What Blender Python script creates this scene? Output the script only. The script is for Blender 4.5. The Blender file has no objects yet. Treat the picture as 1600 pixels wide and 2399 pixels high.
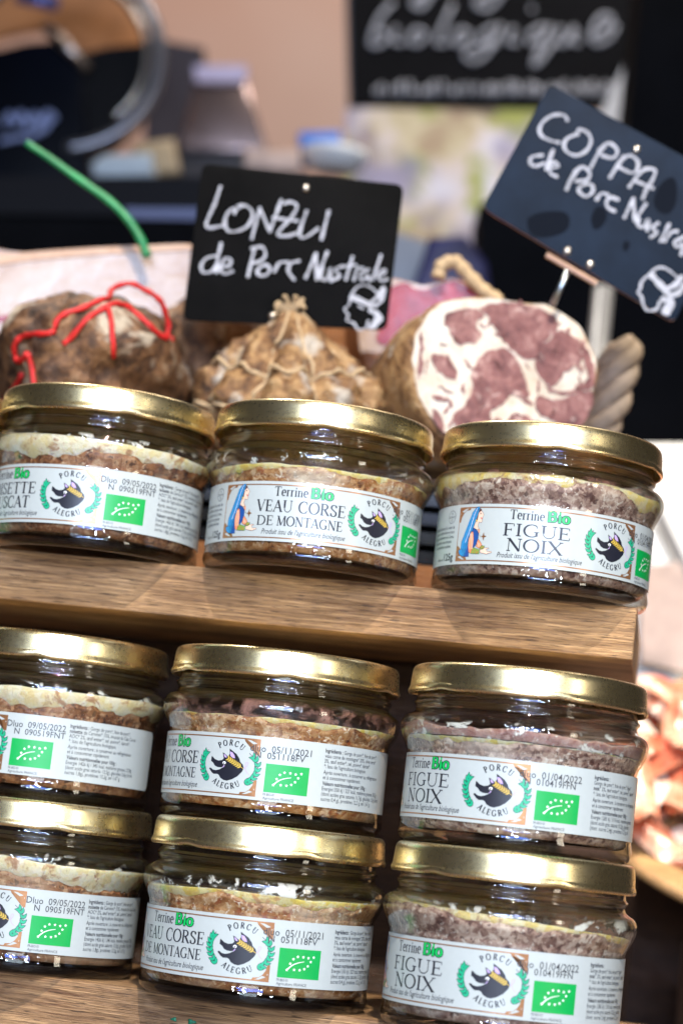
import bpy, bmesh, math, random
from mathutils import Vector, Matrix, noise
random.seed(7)
S = bpy.context.scene
COL = S.collection
MM = 0.001
H = 1.2                      # camera height above the hall floor (m)

# ------------------------------------------------------------------ camera
FPX, PITCH, ROLL = 5198.0, math.radians(8.653), math.radians(6.42)
FW = Vector((0, math.cos(PITCH), math.sin(PITCH)))
RT = Vector((1, 0, 0))
UP = Vector((0, -math.sin(PITCH), math.cos(PITCH)))
cr, sr = math.cos(ROLL), math.sin(ROLL)
camd = bpy.data.cameras.new('camera')
cam = bpy.data.objects.new('camera', camd); COL.objects.link(cam)
crt = RT * cr + UP * sr; cup = UP * cr - RT * sr
M = Matrix((crt, cup, -FW)).transposed().to_4x4(); M.translation = Vector((0, 0, H))
cam.matrix_world = M
camd.sensor_fit = 'VERTICAL'; camd.sensor_height = 36.0
camd.lens = FPX / 2399 * 36.0
camd.clip_start = 0.02; camd.clip_end = 60
camd.dof.use_dof = True
camd.dof.focus_distance = 0.688
camd.dof.aperture_fstop = camd.lens / 8.6
camd.dof.aperture_blades = 0
S.camera = cam

# ------------------------------------------------------------------ world, lamps, exposure
W = bpy.data.worlds.new('World'); S.world = W; W.use_nodes = True
bg = W.node_tree.nodes['Background']
bg.inputs[0].default_value = (1.0, 0.86, 0.72, 1); bg.inputs[1].default_value = 0.035
def lamp(name, kind, loc, target, power, color, **kw):
    d = bpy.data.lights.new(name, kind); d.energy = power; d.color = color
    for k, v in kw.items(): setattr(d, k, v)
    o = bpy.data.objects.new(name, d); COL.objects.link(o)
    loc = Vector(loc) * MM + Vector((0, 0, H)); tg = Vector(target) * MM + Vector((0, 0, H))
    o.location = loc; o.rotation_euler = (tg - loc).to_track_quat('-Z', 'Y').to_euler()
    return o
lamp('spotlight', 'SPOT', (40, -330, 1330), (0, 760, 60), 205, (1.0, .90, .76), spot_size=math.radians(42), spot_blend=.5, shadow_soft_size=.016)
lamp('spotlight', 'SPOT', (-420, 1350, 1500), (0, 900, 150), 46, (1.0, .92, .80), spot_size=math.radians(36), spot_blend=.5, shadow_soft_size=.02)
lamp('spotlight', 'SPOT', (700, 700, 1300), (200, 1060, 60), 160, (1.0, .90, .72), spot_size=math.radians(28), spot_blend=.7, shadow_soft_size=.02)
lamp('added_front_lamp', 'AREA', (-150, -1900, 330), (0, 750, 50), 14, (.78, .91, 1.0), shape='RECTANGLE', size=.80, size_y=.54)  # unseen soft lamp added behind the camera to brighten the lid skirts
lamp('added_front_lamp', 'AREA', (1500, -1000, 400), (0, 750, 50), 9, (1.0, .90, .72), shape='RECTANGLE', size=.25, size_y=.7)  # second added soft lamp, for the lids to mirror
lamp('added_blue_lamp', 'AREA', (-60, -760, 420), (0, 750, 40), 6.0, (.10, .26, 1.0), shape='RECTANGLE', size=.70, size_y=.10)  # added blue lamp, puts a bluish reflection on the jar necks
random.seed(21)
for k_ in range(16):
    lamp('led_spot', 'AREA', (-520 + 68 * k_ + random.uniform(-25, 25), -620, random.choice((260, 420, 700)) + random.uniform(-60, 60)), (0, 750, 20), 1.7, (.70, .82, 1.0), shape='DISK', size=.05)
lamp('spotlight', 'SPOT', (300, 1000, 1500), (80, 1800, 540), 75, (1.0, .93, .84), spot_size=math.radians(34), spot_blend=.6, shadow_soft_size=.03)  # added lamp, brightens the hanging sign and its picture panel
lamp('added_background_lamp', 'AREA', (150, 1700, 1900), (100, 2600, 500), 22, (1.0, .86, .74), shape='RECTANGLE', size=1.2, size_y=.6)  # unseen lamp added to light the wall and stall behind
S.view_settings.view_transform = 'Standard'; S.view_settings.look = 'None'
S.view_settings.gamma = 1; S.view_settings.exposure = -0.38
S.view_settings.use_curve_mapping = False
S.render.engine = 'CYCLES'
S.cycles.transparent_max_bounces = 32
S.cycles.max_bounces = 14; S.cycles.transmission_bounces = 12; S.cycles.glossy_bounces = 6
S.cycles.caustics_refractive = True; S.cycles.caustics_reflective = True
S.cycles.sample_clamp_indirect = 4
S.cycles.blur_glossy = 0.5

# ------------------------------------------------------------------ measuring helpers (mm, camera at origin)
def ray(u, v):
    x, y = u - 800.0, v - 1199.5
    X = cr * x + sr * y; Y = -sr * x + cr * y
    return FW + RT * (X / FPX) - UP * (Y / FPX)
def at(u, v, Y):
    d = ray(u, v); return d * (Y / d.y)
def on_plane(u, v, p, n):
    d = ray(u, v); return d * (p.dot(n) / d.dot(n))
def on_ball(u, v, c, r, grow=1.0):
    d = ray(u, v); k = Vector((1 / (r[0] * grow), 1 / (r[1] * grow), 1 / (r[2] * grow)))
    D = Vector([d[i] * k[i] for i in range(3)]); C = Vector([c[i] * k[i] for i in range(3)])
    a = D.dot(D); b = -2 * D.dot(C); q = C.dot(C) - 1; disc = b * b - 4 * a * q
    t = (-b - math.sqrt(disc)) / (2 * a) if disc > 0 else -b / (2 * a)
    return d * t
def wl(p): return Vector((p[0] * MM, p[1] * MM, p[2] * MM + H))

# ------------------------------------------------------------------ materials
def mat(name):
    m = bpy.data.materials.new(name); m.use_nodes = True
    nt = m.node_tree; nt.nodes.clear()
    o = nt.nodes.new('ShaderNodeOutputMaterial')
    return m, nt, o
class G:
    def __init__(s, nt): s.nt = nt
    def n(s, t, **kw):
        n = s.nt.nodes.new('ShaderNode' + t)
        for k, v in kw.items():
            if k.startswith('_'): setattr(n, k[1:], v)
            else: n.inputs[k.replace('__', ' ')].default_value = v
        return n
    def l(s, a, b): s.nt.links.new(a, b)
    def ramp(s, fac, stops, mode='LINEAR'):
        r = s.nt.nodes.new('ShaderNodeValToRGB'); r.color_ramp.interpolation = mode
        e = r.color_ramp.elements
        while len(e) < len(stops): e.new(.5)
        for i, (p, c) in enumerate(stops):
            e[i].position = p; e[i].color = tuple(c) + (1,) if len(c) == 3 else c
        s.l(fac, r.inputs[0]); return r.outputs[0]
    def mix(s, fac, a, b, bt='MIX'):
        m = s.nt.nodes.new('ShaderNodeMix'); m.data_type = 'RGBA'; m.blend_type = bt
        for v, i in ((fac, 0), (a, 6), (b, 7)):
            if isinstance(v, (int, float)): m.inputs[i].default_value = v
            elif isinstance(v, tuple): m.inputs[i].default_value = v + (1,) if len(v) == 3 else v
            else: s.l(v, m.inputs[i])
        return m.outputs[2]
    def math(s, op, a, b=None):
        m = s.nt.nodes.new('ShaderNodeMath'); m.operation = op
        for v, i in ((a, 0), (b, 1)):
            if v is None: continue
            if isinstance(v, (int, float)): m.inputs[i].default_value = v
            else: s.l(v, m.inputs[i])
        return m.outputs[0]
    def coords(s, scale=(1, 1, 1), rot=(0, 0, 0), rnd=False):
        tc = s.n('TexCoord'); mp = s.n('Mapping'); mp.inputs['Scale'].default_value = scale; mp.inputs['Rotation'].default_value = rot
        s.l(tc.outputs['Object'], mp.inputs['Vector'])
        return mp.outputs[0]
    def noise(s, vec, scale, detail=4, rough=.55, dist=0, w=None):
        n = s.n('TexNoise', Scale=scale, Detail=detail, Roughness=rough, Distortion=dist)
        if w is not None: n.noise_dimensions = '4D'; s.l(w, n.inputs['W'])
        s.l(vec, n.inputs['Vector']); return n.outputs[0]
    def bump(s, h, strength, dist):
        b = s.n('Bump', Strength=strength, Distance=dist); s.l(h, b.inputs['Height']); return b.outputs[0]
def simple(name, col, rough=.5, metal=0, spec=.5, var=0.0, vscale=200, bumpd=0, coat=0, tscale=(1, 1, 1)):
    m, nt, o = mat(name); g = G(nt)
    b = g.n('BsdfPrincipled', Roughness=rough, Metallic=metal); b.inputs['Specular IOR Level'].default_value = spec
    b.inputs['Coat Weight'].default_value = coat
    v = g.coords(tscale); nz = g.noise(v, vscale, 5, .6)
    lo = tuple(max(0, c * (1 - var)) for c in col); hi = tuple(min(1, c * (1 + var)) for c in col)
    g.l(g.ramp(nz, [(.3, lo), (.7, hi)]), b.inputs['Base Color'])
    if bumpd: g.l(g.bump(nz, .6, bumpd), b.inputs['Normal'])
    g.l(b.outputs[0], o.inputs[0]); return m

def wood(name, dark, light, axis_rot=(0, 0, 0), rough=.5, sc=1.0, coat=0.0):
    m, nt, o = mat(name); g = G(nt)
    b = g.n('BsdfPrincipled', Roughness=rough); b.inputs['Coat Weight'].default_value = coat; b.inputs['Coat Roughness'].default_value = .25
    v = g.coords((1.0, 9, 9), axis_rot)
    warp = g.noise(v, 9 * sc, 3, .5)
    grain = g.noise(g.coords((2.2, 60, 60), axis_rot), 14 * sc, 6, .65, .6)
    fine = g.noise(g.coords((5, 260, 260), axis_rot), 12 * sc, 3, .6)
    pores = g.noise(g.coords((14, 330, 330), axis_rot), 9 * sc, 2, .5)
    blot = g.noise(g.coords((1, 1.6, 1.6), axis_rot), 16 * sc, 4, .6)
    mid = tuple((a + c) / 2 for a, c in zip(dark, light))
    c = g.ramp(g.math('ADD', g.math('MULTIPLY', grain, .6), g.math('MULTIPLY', warp, .4)), [(.40, dark), (.5, mid), (.60, light)])
    c = g.mix(g.math('MULTIPLY', g.ramp(fine, [(.44, (1, 1, 1)), (.54, (0, 0, 0))]), .7), c, tuple(x * .62 for x in mid))
    c = g.mix(g.math('MULTIPLY', g.ramp(pores, [(.36, (1, 1, 1)), (.42, (0, 0, 0))]), .85), c, tuple(x * .25 for x in dark))
    c = g.mix(g.math('MULTIPLY', g.ramp(blot, [(.46, (0, 0, 0)), (.66, (1, 1, 1))]), .60), c, tuple(x * .45 for x in dark))
    g.l(c, b.inputs['Base Color'])
    g.l(g.bump(g.math('ADD', fine, g.math('MULTIPLY', grain, .7)), .7, .0009), b.inputs['Normal'])
    g.l(b.outputs[0], o.inputs[0]); return m

def glass_mat():
    m, nt, o = mat('jar_glass'); g = G(nt)
    lw = g.n('LayerWeight', Blend=.5)
    tint = g.ramp(lw.outputs['Facing'], [(0, (.985, .985, .98)), (.6, (.945, .95, .93)), (.85, (.74, .745, .70)), (1, (.32, .33, .28))])
    tr = g.n('BsdfTransparent'); g.l(tint, tr.inputs[0])
    nz = g.noise(g.coords((1, 1, 2.5)), 55, 3, .5)
    bp = g.bump(nz, .25, .0006)
    gl = g.n('BsdfGlossy', Roughness=.018); gl.inputs[0].default_value = (1, 1, 1, 1); g.l(bp, gl.inputs['Normal'])
    fr = g.math('ADD', g.math('MULTIPLY', g.math('POWER', lw.outputs['Facing'], 4.0), .75), .045)
    mx = g.n('MixShader'); g.l(fr, mx.inputs[0]); g.l(tr.outputs[0], mx.inputs[1]); g.l(gl.outputs[0], mx.inputs[2])
    # the thick neck and foot of the jar bend the light like solid glass
    rf = g.n('BsdfGlass', Roughness=.0, IOR=1.45); rf.inputs[0].default_value = (.84, .82, .80, 1); g.l(bp, rf.inputs['Normal'])  # grey tint stands in for light lost inside the thick glass
    tc = g.n('TexCoord'); sp = g.n('SeparateXYZ'); g.l(tc.outputs['Object'], sp.inputs[0])
    f = g.ramp(sp.outputs[2], [(.0030, (1, 1, 1)), (.0045, (0, 0, 0)), (.0365, (0, 0, 0)), (.0385, (1, 1, 1))])
    mx2 = g.n('MixShader'); g.l(g.math('MULTIPLY', f, .62), mx2.inputs[0]); g.l(mx.outputs[0], mx2.inputs[1]); g.l(rf.outputs[0], mx2.inputs[2])
    g.l(mx2.outputs[0], o.inputs[0]); return m

def lid_mat():
    m, nt, o = mat('gold_lid'); g = G(nt)
    b = g.n('BsdfPrincipled', Metallic=1.0)
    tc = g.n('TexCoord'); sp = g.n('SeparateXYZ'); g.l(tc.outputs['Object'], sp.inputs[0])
    at2 = g.math('ARCTAN2', sp.outputs[1], sp.outputs[0])
    cb = g.n('CombineXYZ'); g.l(at2, cb.inputs[0]); g.l(sp.outputs[2], cb.inputs[2])
    mp = g.n('Mapping'); mp.inputs['Scale'].default_value = (30, 1, 900); g.l(cb.outputs[0], mp.inputs[0])
    br = g.noise(mp.outputs[0], 1.0, 4, .6)
    bl = g.noise(g.coords(), 70, 4, .6)
    sc = g.noise(g.coords((1, 1, 1)), 900, 2, .5)
    c = g.mix(g.ramp(bl, [(.35, (0, 0, 0)), (.65, (1, 1, 1))]), (.88, .73, .40), (.92, .80, .50))
    c = g.mix(g.ramp(sc, [(.70, (0, 0, 0)), (.74, (.6, .6, .6))]), c, (.75, .72, .62))
    c = g.mix(g.ramp(sp.outputs[2], [(.0460, (.85, .85, .85)), (.0466, (0, 0, 0))]), c, (.78, .30, .08))  # orange reflection of the wood painted into the lower curl
    g.l(c, b.inputs['Base Color'])
    rr = g.math('ADD', g.math('MULTIPLY', br, .10), g.math('MULTIPLY', bl, .05))
    g.l(g.math('ADD', rr, .205), b.inputs['Roughness'])
    big = g.noise(g.coords((1, 1, .5)), 28, 2, .5)
    g.l(g.bump(g.math('ADD', g.math('MULTIPLY', br, .06), big), .16, .0010), b.inputs['Normal'])
    g.l(b.outputs[0], o.inputs[0]); return m

def terrine_mat(name, cols, speck, light):
    """coarse pork terrine: crumbs of several colours, darker bits, pale fat grains"""
    m, nt, o = mat(name); g = G(nt)
    b = g.n('BsdfPrincipled', Roughness=.38); b.inputs['Specular IOR Level'].default_value = .4
    b.inputs['Subsurface Weight'].default_value = .0
    oi = g.n('ObjectInfo'); w = g.math('MULTIPLY', oi.outputs['Random'], 37.0)
    v = g.coords()
    n1 = g.noise(v, 130, 6, .7, .4, w)
    n2 = g.noise(v, 700, 4, .7, 0, w)
    wv = g.n('TexNoise', Scale=420, Detail=2); g.l(v, wv.inputs['Vector'])
    va = g.nt.nodes.new('ShaderNodeVectorMath'); va.operation = 'MULTIPLY_ADD'; va.inputs[1].default_value = (.0034, .0034, .0034); g.l(wv.outputs['Color'], va.inputs[0]); g.l(v, va.inputs[2])
    def crumbs(sc):
        vo = g.n('TexVoronoi', Scale=sc); vo.voronoi_dimensions = '4D'; g.l(va.outputs[0], vo.inputs['Vector']); g.l(w, vo.inputs['W'])
        sx = g.n('SeparateXYZ'); g.l(vo.outputs['Color'], sx.inputs[0]); return sx.outputs[0]
    c1_ = crumbs(620); c2_ = crumbs(260)
    mixv = g.math('ADD', g.math('ADD', g.math('MULTIPLY', c1_, .17), g.math('MULTIPLY', c2_, .10)), g.math('ADD', g.math('MULTIPLY', n1, .48), g.math('MULTIPLY', n2, .25)))
    c = g.ramp(mixv, [(.33, cols[0]), (.44, cols[1]), (.54, cols[2]), (.66, cols[3])])
    n3 = crumbs(800)
    c = g.mix(g.ramp(n3, [(.90, (0, 0, 0)), (.94, (.8, .8, .8))]), c, speck)
    n4 = g.noise(v, 420, 5, .75, .8, w)
    c = g.mix(g.ramp(n4, [(.575, (0, 0, 0)), (.63, (.9, .9, .9))]), c, light)
    n5 = g.noise(g.coords((1, 1, 1.6)), 36, 3, .6, 0, w)
    c = g.mix(g.ramp(n5, [(.55, (0, 0, 0)), (.70, (.5, .5, .5))]), c, light)
    g.l(c, b.inputs['Base Color'])
    g.l(g.bump(g.math('ADD', n2, n1), .5, .0008), b.inputs['Normal'])
    g.l(b.outputs[0], o.inputs[0]); return m

def fat_mat(name, a, bcol, meat):
    m, nt, o = mat(name); g = G(nt)
    b = g.n('BsdfPrincipled', Roughness=.32); b.inputs['Subsurface Weight'].default_value = .7; b.inputs['Subsurface Radius'].default_value = (1, .8, .45); b.inputs['Subsurface Scale'].default_value = .004
    oi = g.n('ObjectInfo'); w = g.math('MULTIPLY', oi.outputs['Random'], 53.0)
    v = g.coords()
    n1 = g.noise(v, 95, 5, .65, .3, w); n2 = g.noise(v, 600, 6, .75, .5, w); n3 = g.noise(v, 150, 5, .7, .8, w)
    vo = g.n('TexVoronoi', Scale=420.0); g.l(v, vo.inputs['Vector']); sx = g.n('SeparateXYZ'); g.l(vo.outputs['Color'], sx.inputs[0])
    c = g.ramp(g.math('ADD', g.math('MULTIPLY', n1, .75), g.math('MULTIPLY', sx.outputs[0], .25)), [(.38, a), (.62, bcol)])
    c = g.mix(g.ramp(n2, [(.30, (1, 1, 1)), (.42, (0, 0, 0))]), c, tuple(x * .60 for x in a))
    c = g.mix(g.ramp(n2, [(.58, (0, 0, 0)), (.66, (.8, .8, .8))]), c, (.80, .80, .70))
    c = g.mix(g.ramp(n3, [(.54, (0, 0, 0)), (.62, (.85, .85, .85))]), c, meat)
    g.l(c, b.inputs['Base Color'])
    g.l(g.bump(g.math('ADD', n2, n1), .8, .0016), b.inputs['Normal'])
    g.l(b.outputs[0], o.inputs[0]); return m

def smear_mat(name, col, lo, hi):
    """flakes of fat stuck to the inside of the glass"""
    m, nt, o = mat(name); g = G(nt)
    b = g.n('BsdfPrincipled', Roughness=.4); b.inputs['Base Color'].default_value = col + (1,)
    oi = g.n('ObjectInfo'); w = g.math('MULTIPLY', oi.outputs['Random'], 91.0)
    n = g.noise(g.coords((1, 1, 1.3)), 120, 6, .68, .6, w)
    tr = g.n('BsdfTransparent'); mx = g.n('MixShader')
    g.l(g.ramp(n, [(lo, (0, 0, 0)), (hi, (.9, .9, .9))]), mx.inputs[0]); g.l(tr.outputs[0], mx.inputs[1]); g.l(b.outputs[0], mx.inputs[2])
    g.l(mx.outputs[0], o.inputs[0]); return m

MT = {}
MT['glass'] = glass_mat()
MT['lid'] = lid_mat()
MT['t_n'] = terrine_mat('hazelnut_terrine', [(.035, .010, .006), (.18, .065, .026), (.32, .14, .058), (.50, .31, .17)], (.03, .010, .008), (.66, .48, .30))
MT['t_v'] = terrine_mat('veal_terrine', [(.08, .024, .008), (.32, .125, .036), (.50, .27, .11), (.74, .56, .36)], (.28, .06, .012), (.86, .77, .60))
MT['t_f'] = terrine_mat('fig_terrine', [(.06, .022, .020), (.22, .12, .09), (.42, .29, .22), (.68, .57, .46)], (.06, .016, .012), (.74, .68, .58))
MT['fat_n'] = fat_mat('pale_fat', (.84, .71, .38), (.90, .84, .66), (.44, .22, .10))
MT['fat_v'] = fat_mat('yellow_fat', (.82, .62, .14), (.88, .78, .46), (.58, .30, .12))
MT['fat_f'] = fat_mat('cream_fat', (.82, .62, .16), (.88, .78, .52), (.34, .15, .11))
MT['fat_m'] = fat_mat('rosy_fat', (.36, .19, .16), (.50, .36, .32), (.20, .08, .07))
MT['smear'] = smear_mat('fat_smear', (.80, .80, .72), .55, .585)
MT['smear_r'] = smear_mat('meat_juice_smear', (.34, .17, .13), .47, .62)
MT['paper'] = simple('label_paper', (.43, .475, .47), .34, spec=.5, var=.02, vscale=500, bumpd=.00003)
MT['ink'] = simple('ink_black', (.012, .013, .022), .35, var=.2)
MT['ink_grey'] = simple('ink_dot_matrix', (.035, .037, .045), .5, var=.2)
MT['green'] = simple('ink_bright_green', (.0, .50, .10), .35, var=.06)
MT['leafgreen'] = simple('ink_leaf_green', (.01, .36, .19), .35, var=.15)
MT['flag'] = simple('ink_flag_green', (.0, .34, .065), .35, var=.05)
MT['brown'] = simple('ink_copper', (.36, .17, .075), .28, metal=.55, var=.15, vscale=900)
MT['gold'] = simple('ink_wheat', (.58, .40, .06), .4, var=.15)
MT['lilac'] = simple('ink_lilac', (.46, .34, .62), .4, var=.05)
MT['blue'] = simple('ink_veil_blue', (.02, .25, .55), .35, var=.15, vscale=900)
MT['navy'] = simple('ink_dress_blue', (.012, .075, .30), .35, var=.1)
MT['skin'] = simple('ink_skin', (.78, .55, .42), .4, var=.03)
MT['orange'] = simple('ink_sleeve', (.78, .26, .12), .4, var=.1)
MT['olive'] = simple('ink_cuff', (.22, .36, .06), .4, var=.1)
MT['red'] = simple('ink_red', (.6, .03, .05), .4)
MT['hair'] = simple('ink_hair', (.09, .03, .025), .4)
MT['white'] = simple('ink_white', (.82, .84, .82), .35, var=.02)
MT['wood'] = wood('oak_plank', (.12, .048, .017), (.70, .42, .20), rough=.5)
MT['wood_dark'] = wood('dark_oak', (.035, .015, .009), (.09, .040, .020), rough=.5)
MT['wood_red'] = wood('warm_wood', (.26, .09, .03), (.50, .22, .08), rough=.45)

# ------------------------------------------------------------------ mesh helpers
def mk(name, verts, faces, mats, parent=None, fmat=None, smooth=True, mm=True, auto=None):
    me = bpy.data.meshes.new(name)
    k = MM if mm else 1
    me.from_pydata([(v[0] * k, v[1] * k, v[2] * k) for v in verts], [], faces)
    if not isinstance(mats, (list, tuple)): mats = [mats]
    for m in mats: me.materials.append(m)
    if fmat: me.polygons.foreach_set('material_index', fmat)
    if smooth: me.polygons.foreach_set('use_smooth', [True] * len(me.polygons))
    me.update()
    o = bpy.data.objects.new(name, me); COL.objects.link(o)
    if parent: o.parent = parent
    if auto is not None and smooth: me.set_sharp_from_angle(angle=math.radians(auto))
    return o
def inst(name, me, parent=None):
    o = bpy.data.objects.new(name, me); COL.objects.link(o)
    if parent: o.parent = parent
    return o
def empty(name, loc, label, cat, group=None, rz=0):
    o = bpy.data.objects.new(name, None); COL.objects.link(o); o.empty_display_size = .02
    o.location = wl(loc); o.rotation_euler[2] = rz
    tag(o, label, cat, group); return o
def tag(o, label, cat, group=None):
    o['label'] = label; o['category'] = cat
    if group: o['group'] = group
    return o
def struct(o): o['kind'] = 'structure'; return o
def lathe(profile, seg=96, close=False, fn=None):
    V = []; F = []
    n = len(profile)
    for i in range(seg):
        a = 2 * math.pi * i / seg
        for j, (r, z) in enumerate(profile):
            if fn: r, z = fn(a, j, r, z)
            V.append((r * math.sin(a), -r * math.cos(a), z))
    for i in range(seg):
        k = (i + 1) % seg
        for j in range(n - 1 if not close else n):
            j2 = (j + 1) % n
            F.append((i * n + j, k * n + j, k * n + j2, i * n + j2))
    return V, F
def catmull(P, sub=4, closed=False):
    out = []; n = len(P); dim = len(P[0])
    R = range(n if closed else n - 1)
    for i in R:
        p = [P[(i - 1) % n] if (closed or i > 0) else P[i], P[i], P[(i + 1) % n], P[(i + 2) % n] if (closed or i + 2 < n) else P[i + 1]]
        for s in range(sub):
            t = s / sub
            out.append(tuple(.5 * (2 * p[1][d] + (p[2][d] - p[0][d]) * t + (2 * p[0][d] - 5 * p[1][d] + 4 * p[2][d] - p[3][d]) * t * t + (3 * p[1][d] - p[0][d] - 3 * p[2][d] + p[3][d]) * t ** 3) for d in range(dim)))
    if not closed: out.append(tuple(P[-1]))
    return out
def tube(P, rad, seg=8, taper=None, twist=None):
    P = [Vector(p) for p in P]; V = []; F = []
    n = len(P); up = Vector((.13, .21, 1)).normalized()
    for i, p in enumerate(P):
        d = (P[min(i + 1, n - 1)] - P[max(i - 1, 0)]).normalized()
        a = d.cross(up); a = a.normalized() if a.length > 1e-4 else Vector((1, 0, 0)); b = d.cross(a)
        r = rad if taper is None else rad * taper(i / (n - 1))
        for s in range(seg):
            t = 2 * math.pi * s / seg
            V.append(tuple(p + (a * math.cos(t) + b * math.sin(t)) * r))
    for i in range(n - 1):
        for s in range(seg):
            s2 = (s + 1) % seg
            F.append((i * seg + s, i * seg + s2, (i + 1) * seg + s2, (i + 1) * seg + s))
    F.append(tuple(range(seg - 1, -1, -1))); F.append(tuple(range((n - 1) * seg, n * seg)))
    return V, F
def box(x0, x1, y0, y1, z0, z1):
    V = [(x, y, z) for x in (x0, x1) for y in (y0, y1) for z in (z0, z1)]
    F = [(0, 1, 3, 2), (4, 6, 7, 5), (0, 4, 5, 1), (2, 3, 7, 6), (0, 2, 6, 4), (1, 5, 7, 3)]
    return V, F
def bevel_box(name, dims, mats, parent=None, r=.6, seg=2, sub=None):
    V, F = box(*dims)
    o = mk(name, V, F, mats, parent, smooth=True)
    bm = bmesh.new(); bm.from_mesh(o.data)
    bmesh.ops.recalc_face_normals(bm, faces=bm.faces)
    bmesh.ops.bevel(bm, geom=bm.edges[:], offset=r * MM, segments=seg, profile=.6, affect='EDGES')
    bm.to_mesh(o.data); bm.free()
    o.data.polygons.foreach_set('use_smooth', [True] * len(o.data.polygons))
    o.data.set_sharp_from_angle(angle=math.radians(50))
    return o
def fix_normals(o):
    bm = bmesh.new(); bm.from_mesh(o.data); bmesh.ops.recalc_face_normals(bm, faces=bm.faces); bm.to_mesh(o.data); bm.free()
    return o
def prism(name, outline, depth, mats, parent=None, bevel=0, smooth=True, side_mat=0):
    """closed outline of 3-D points (mm), pushed back along the vector depth; front face gets slot 0"""
    n = len(outline); d = Vector(depth)
    V = [tuple(p) for p in outline] + [tuple(Vector(p) + d) for p in outline]
    F = [tuple(range(n)), tuple(range(2 * n - 1, n - 1, -1))]
    fm = [0, side_mat]
    for i in range(n):
        k = (i + 1) % n; F.append((i, i + n, k + n, k)); fm.append(side_mat)
    o = mk(name, V, F, mats, parent, fmat=fm, smooth=False)
    bm = bmesh.new(); bm.from_mesh(o.data); bmesh.ops.recalc_face_normals(bm, faces=bm.faces)
    if bevel:
        ed = [e for e in bm.edges if all(v.index < n for v in e.verts)]
        bmesh.ops.bevel(bm, geom=ed, offset=bevel * MM, segments=3, profile=.5, affect='EDGES')
    bm.to_mesh(o.data); bm.free()
    if smooth:
        o.data.polygons.foreach_set('use_smooth', [True] * len(o.data.polygons)); o.data.set_sharp_from_angle(angle=math.radians(40))
    return o

# ------------------------------------------------------------------ printing on labels: flat (u, v) shapes that are then wrapped round the jar
RL = 35.78
class Print:
    """collects flat polygons (mm) per material with a tiny layer lift"""
    def __init__(s): s.V = []; s.F = []; s.M = []; s.mats = []; s.layer = 0
    def mi(s, m):
        if m not in s.mats: s.mats.append(m)
        return s.mats.index(m)
    def quad_strip(s, L, R, m, lift):
        k = s.mi(m); b = len(s.V)
        for a, c in zip(L, R): s.V += [(a[0], a[1], lift), (c[0], c[1], lift)]
        for i in range(len(L) - 1):
            s.F.append((b + 2 * i, b + 2 * i + 1, b + 2 * i + 3, b + 2 * i + 2)); s.M.append(k)
    def stroke(s, P, w, m, lift=.03, wf=None):
        P = [Vector(p[:2]) for p in P]
        n = len(P)
        if n < 2: return
        # densify long segments
        D = []
        for i in range(n - 1):
            L = (P[i + 1] - P[i]).length; c = max(1, int(L / .8))
            for q in range(c): D.append(P[i].lerp(P[i + 1], q / c))
        D.append(P[-1]); P = D; n = len(P)
        A = []; B = []
        for i, p in enumerate(P):
            d = P[min(i + 1, n - 1)] - P[max(i - 1, 0)]
            if d.length < 1e-9: d = Vector((1, 0))
            d.normalize(); nn = Vector((-d.y, d.x))
            ww = w if wf is None else wf(d)
            A.append(p + nn * ww / 2); B.append(p - nn * ww / 2)
        s.layer += 1
        s.quad_strip(A, B, m, lift + .0004 * (s.layer % 20))
    def poly(s, P, m, lift=.03):
        k = s.mi(m); bm = bmesh.new()
        vs = [bm.verts.new((p[0], p[1], 0)) for p in P]
        try: f = bm.faces.new(vs)
        except ValueError: bm.free(); return
        bmesh.ops.triangulate(bm, faces=bm.faces[:], ngon_method='EAR_CLIP')
        x0 = min(p[0] for p in P); x1 = max(p[0] for p in P)
        q = math.ceil(x0 / .9) * .9
        while q < x1:
            bmesh.ops.bisect_plane(bm, geom=bm.verts[:] + bm.edges[:] + bm.faces[:], dist=1e-6, plane_co=(q, 0, 0), plane_no=(1, 0, 0)); q += .9
        bm.normal_update()
        b = len(s.V); bm.verts.index_update()
        s.layer += 1; lf = lift + .0004 * (s.layer % 20)
        for v in bm.verts: s.V.append((v.co.x, v.co.y, lf))
        for f in bm.faces:
            ids = [b + v.index for v in f.verts]
            if f.normal.z < 0: ids.reverse()
            s.F.append(tuple(ids)); s.M.append(k)
        bm.free()
    def flat(s, V, F, m, lift=.03):
        k = s.mi(m); b = len(s.V)
        s.V += [(v[0], v[1], lift) for v in V]
        for f in F: s.F.append(tuple(b + i for i in f)); s.M.append(k)
    def wrapped(s, name):
        V = []
        for u, v, l in s.V:
            a = (u - 34.0) / RL; r = RL + .06 + l
            V.append((r * math.sin(a), -r * math.cos(a), v + 7.2))
        me = bpy.data.meshes.new(name)
        me.from_pydata([(x * MM, y * MM, z * MM) for x, y, z in V], [], s.F)
        for m in s.mats: me.materials.append(m)
        me.polygons.foreach_set('material_index', s.M); me.update()
        return me
    def placed(s, name, fn, parent):
        V = [fn(u, v, l) for u, v, l in s.V]
        return mk(name, V, s.F, s.mats, parent, fmat=s.M, smooth=False)

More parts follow.
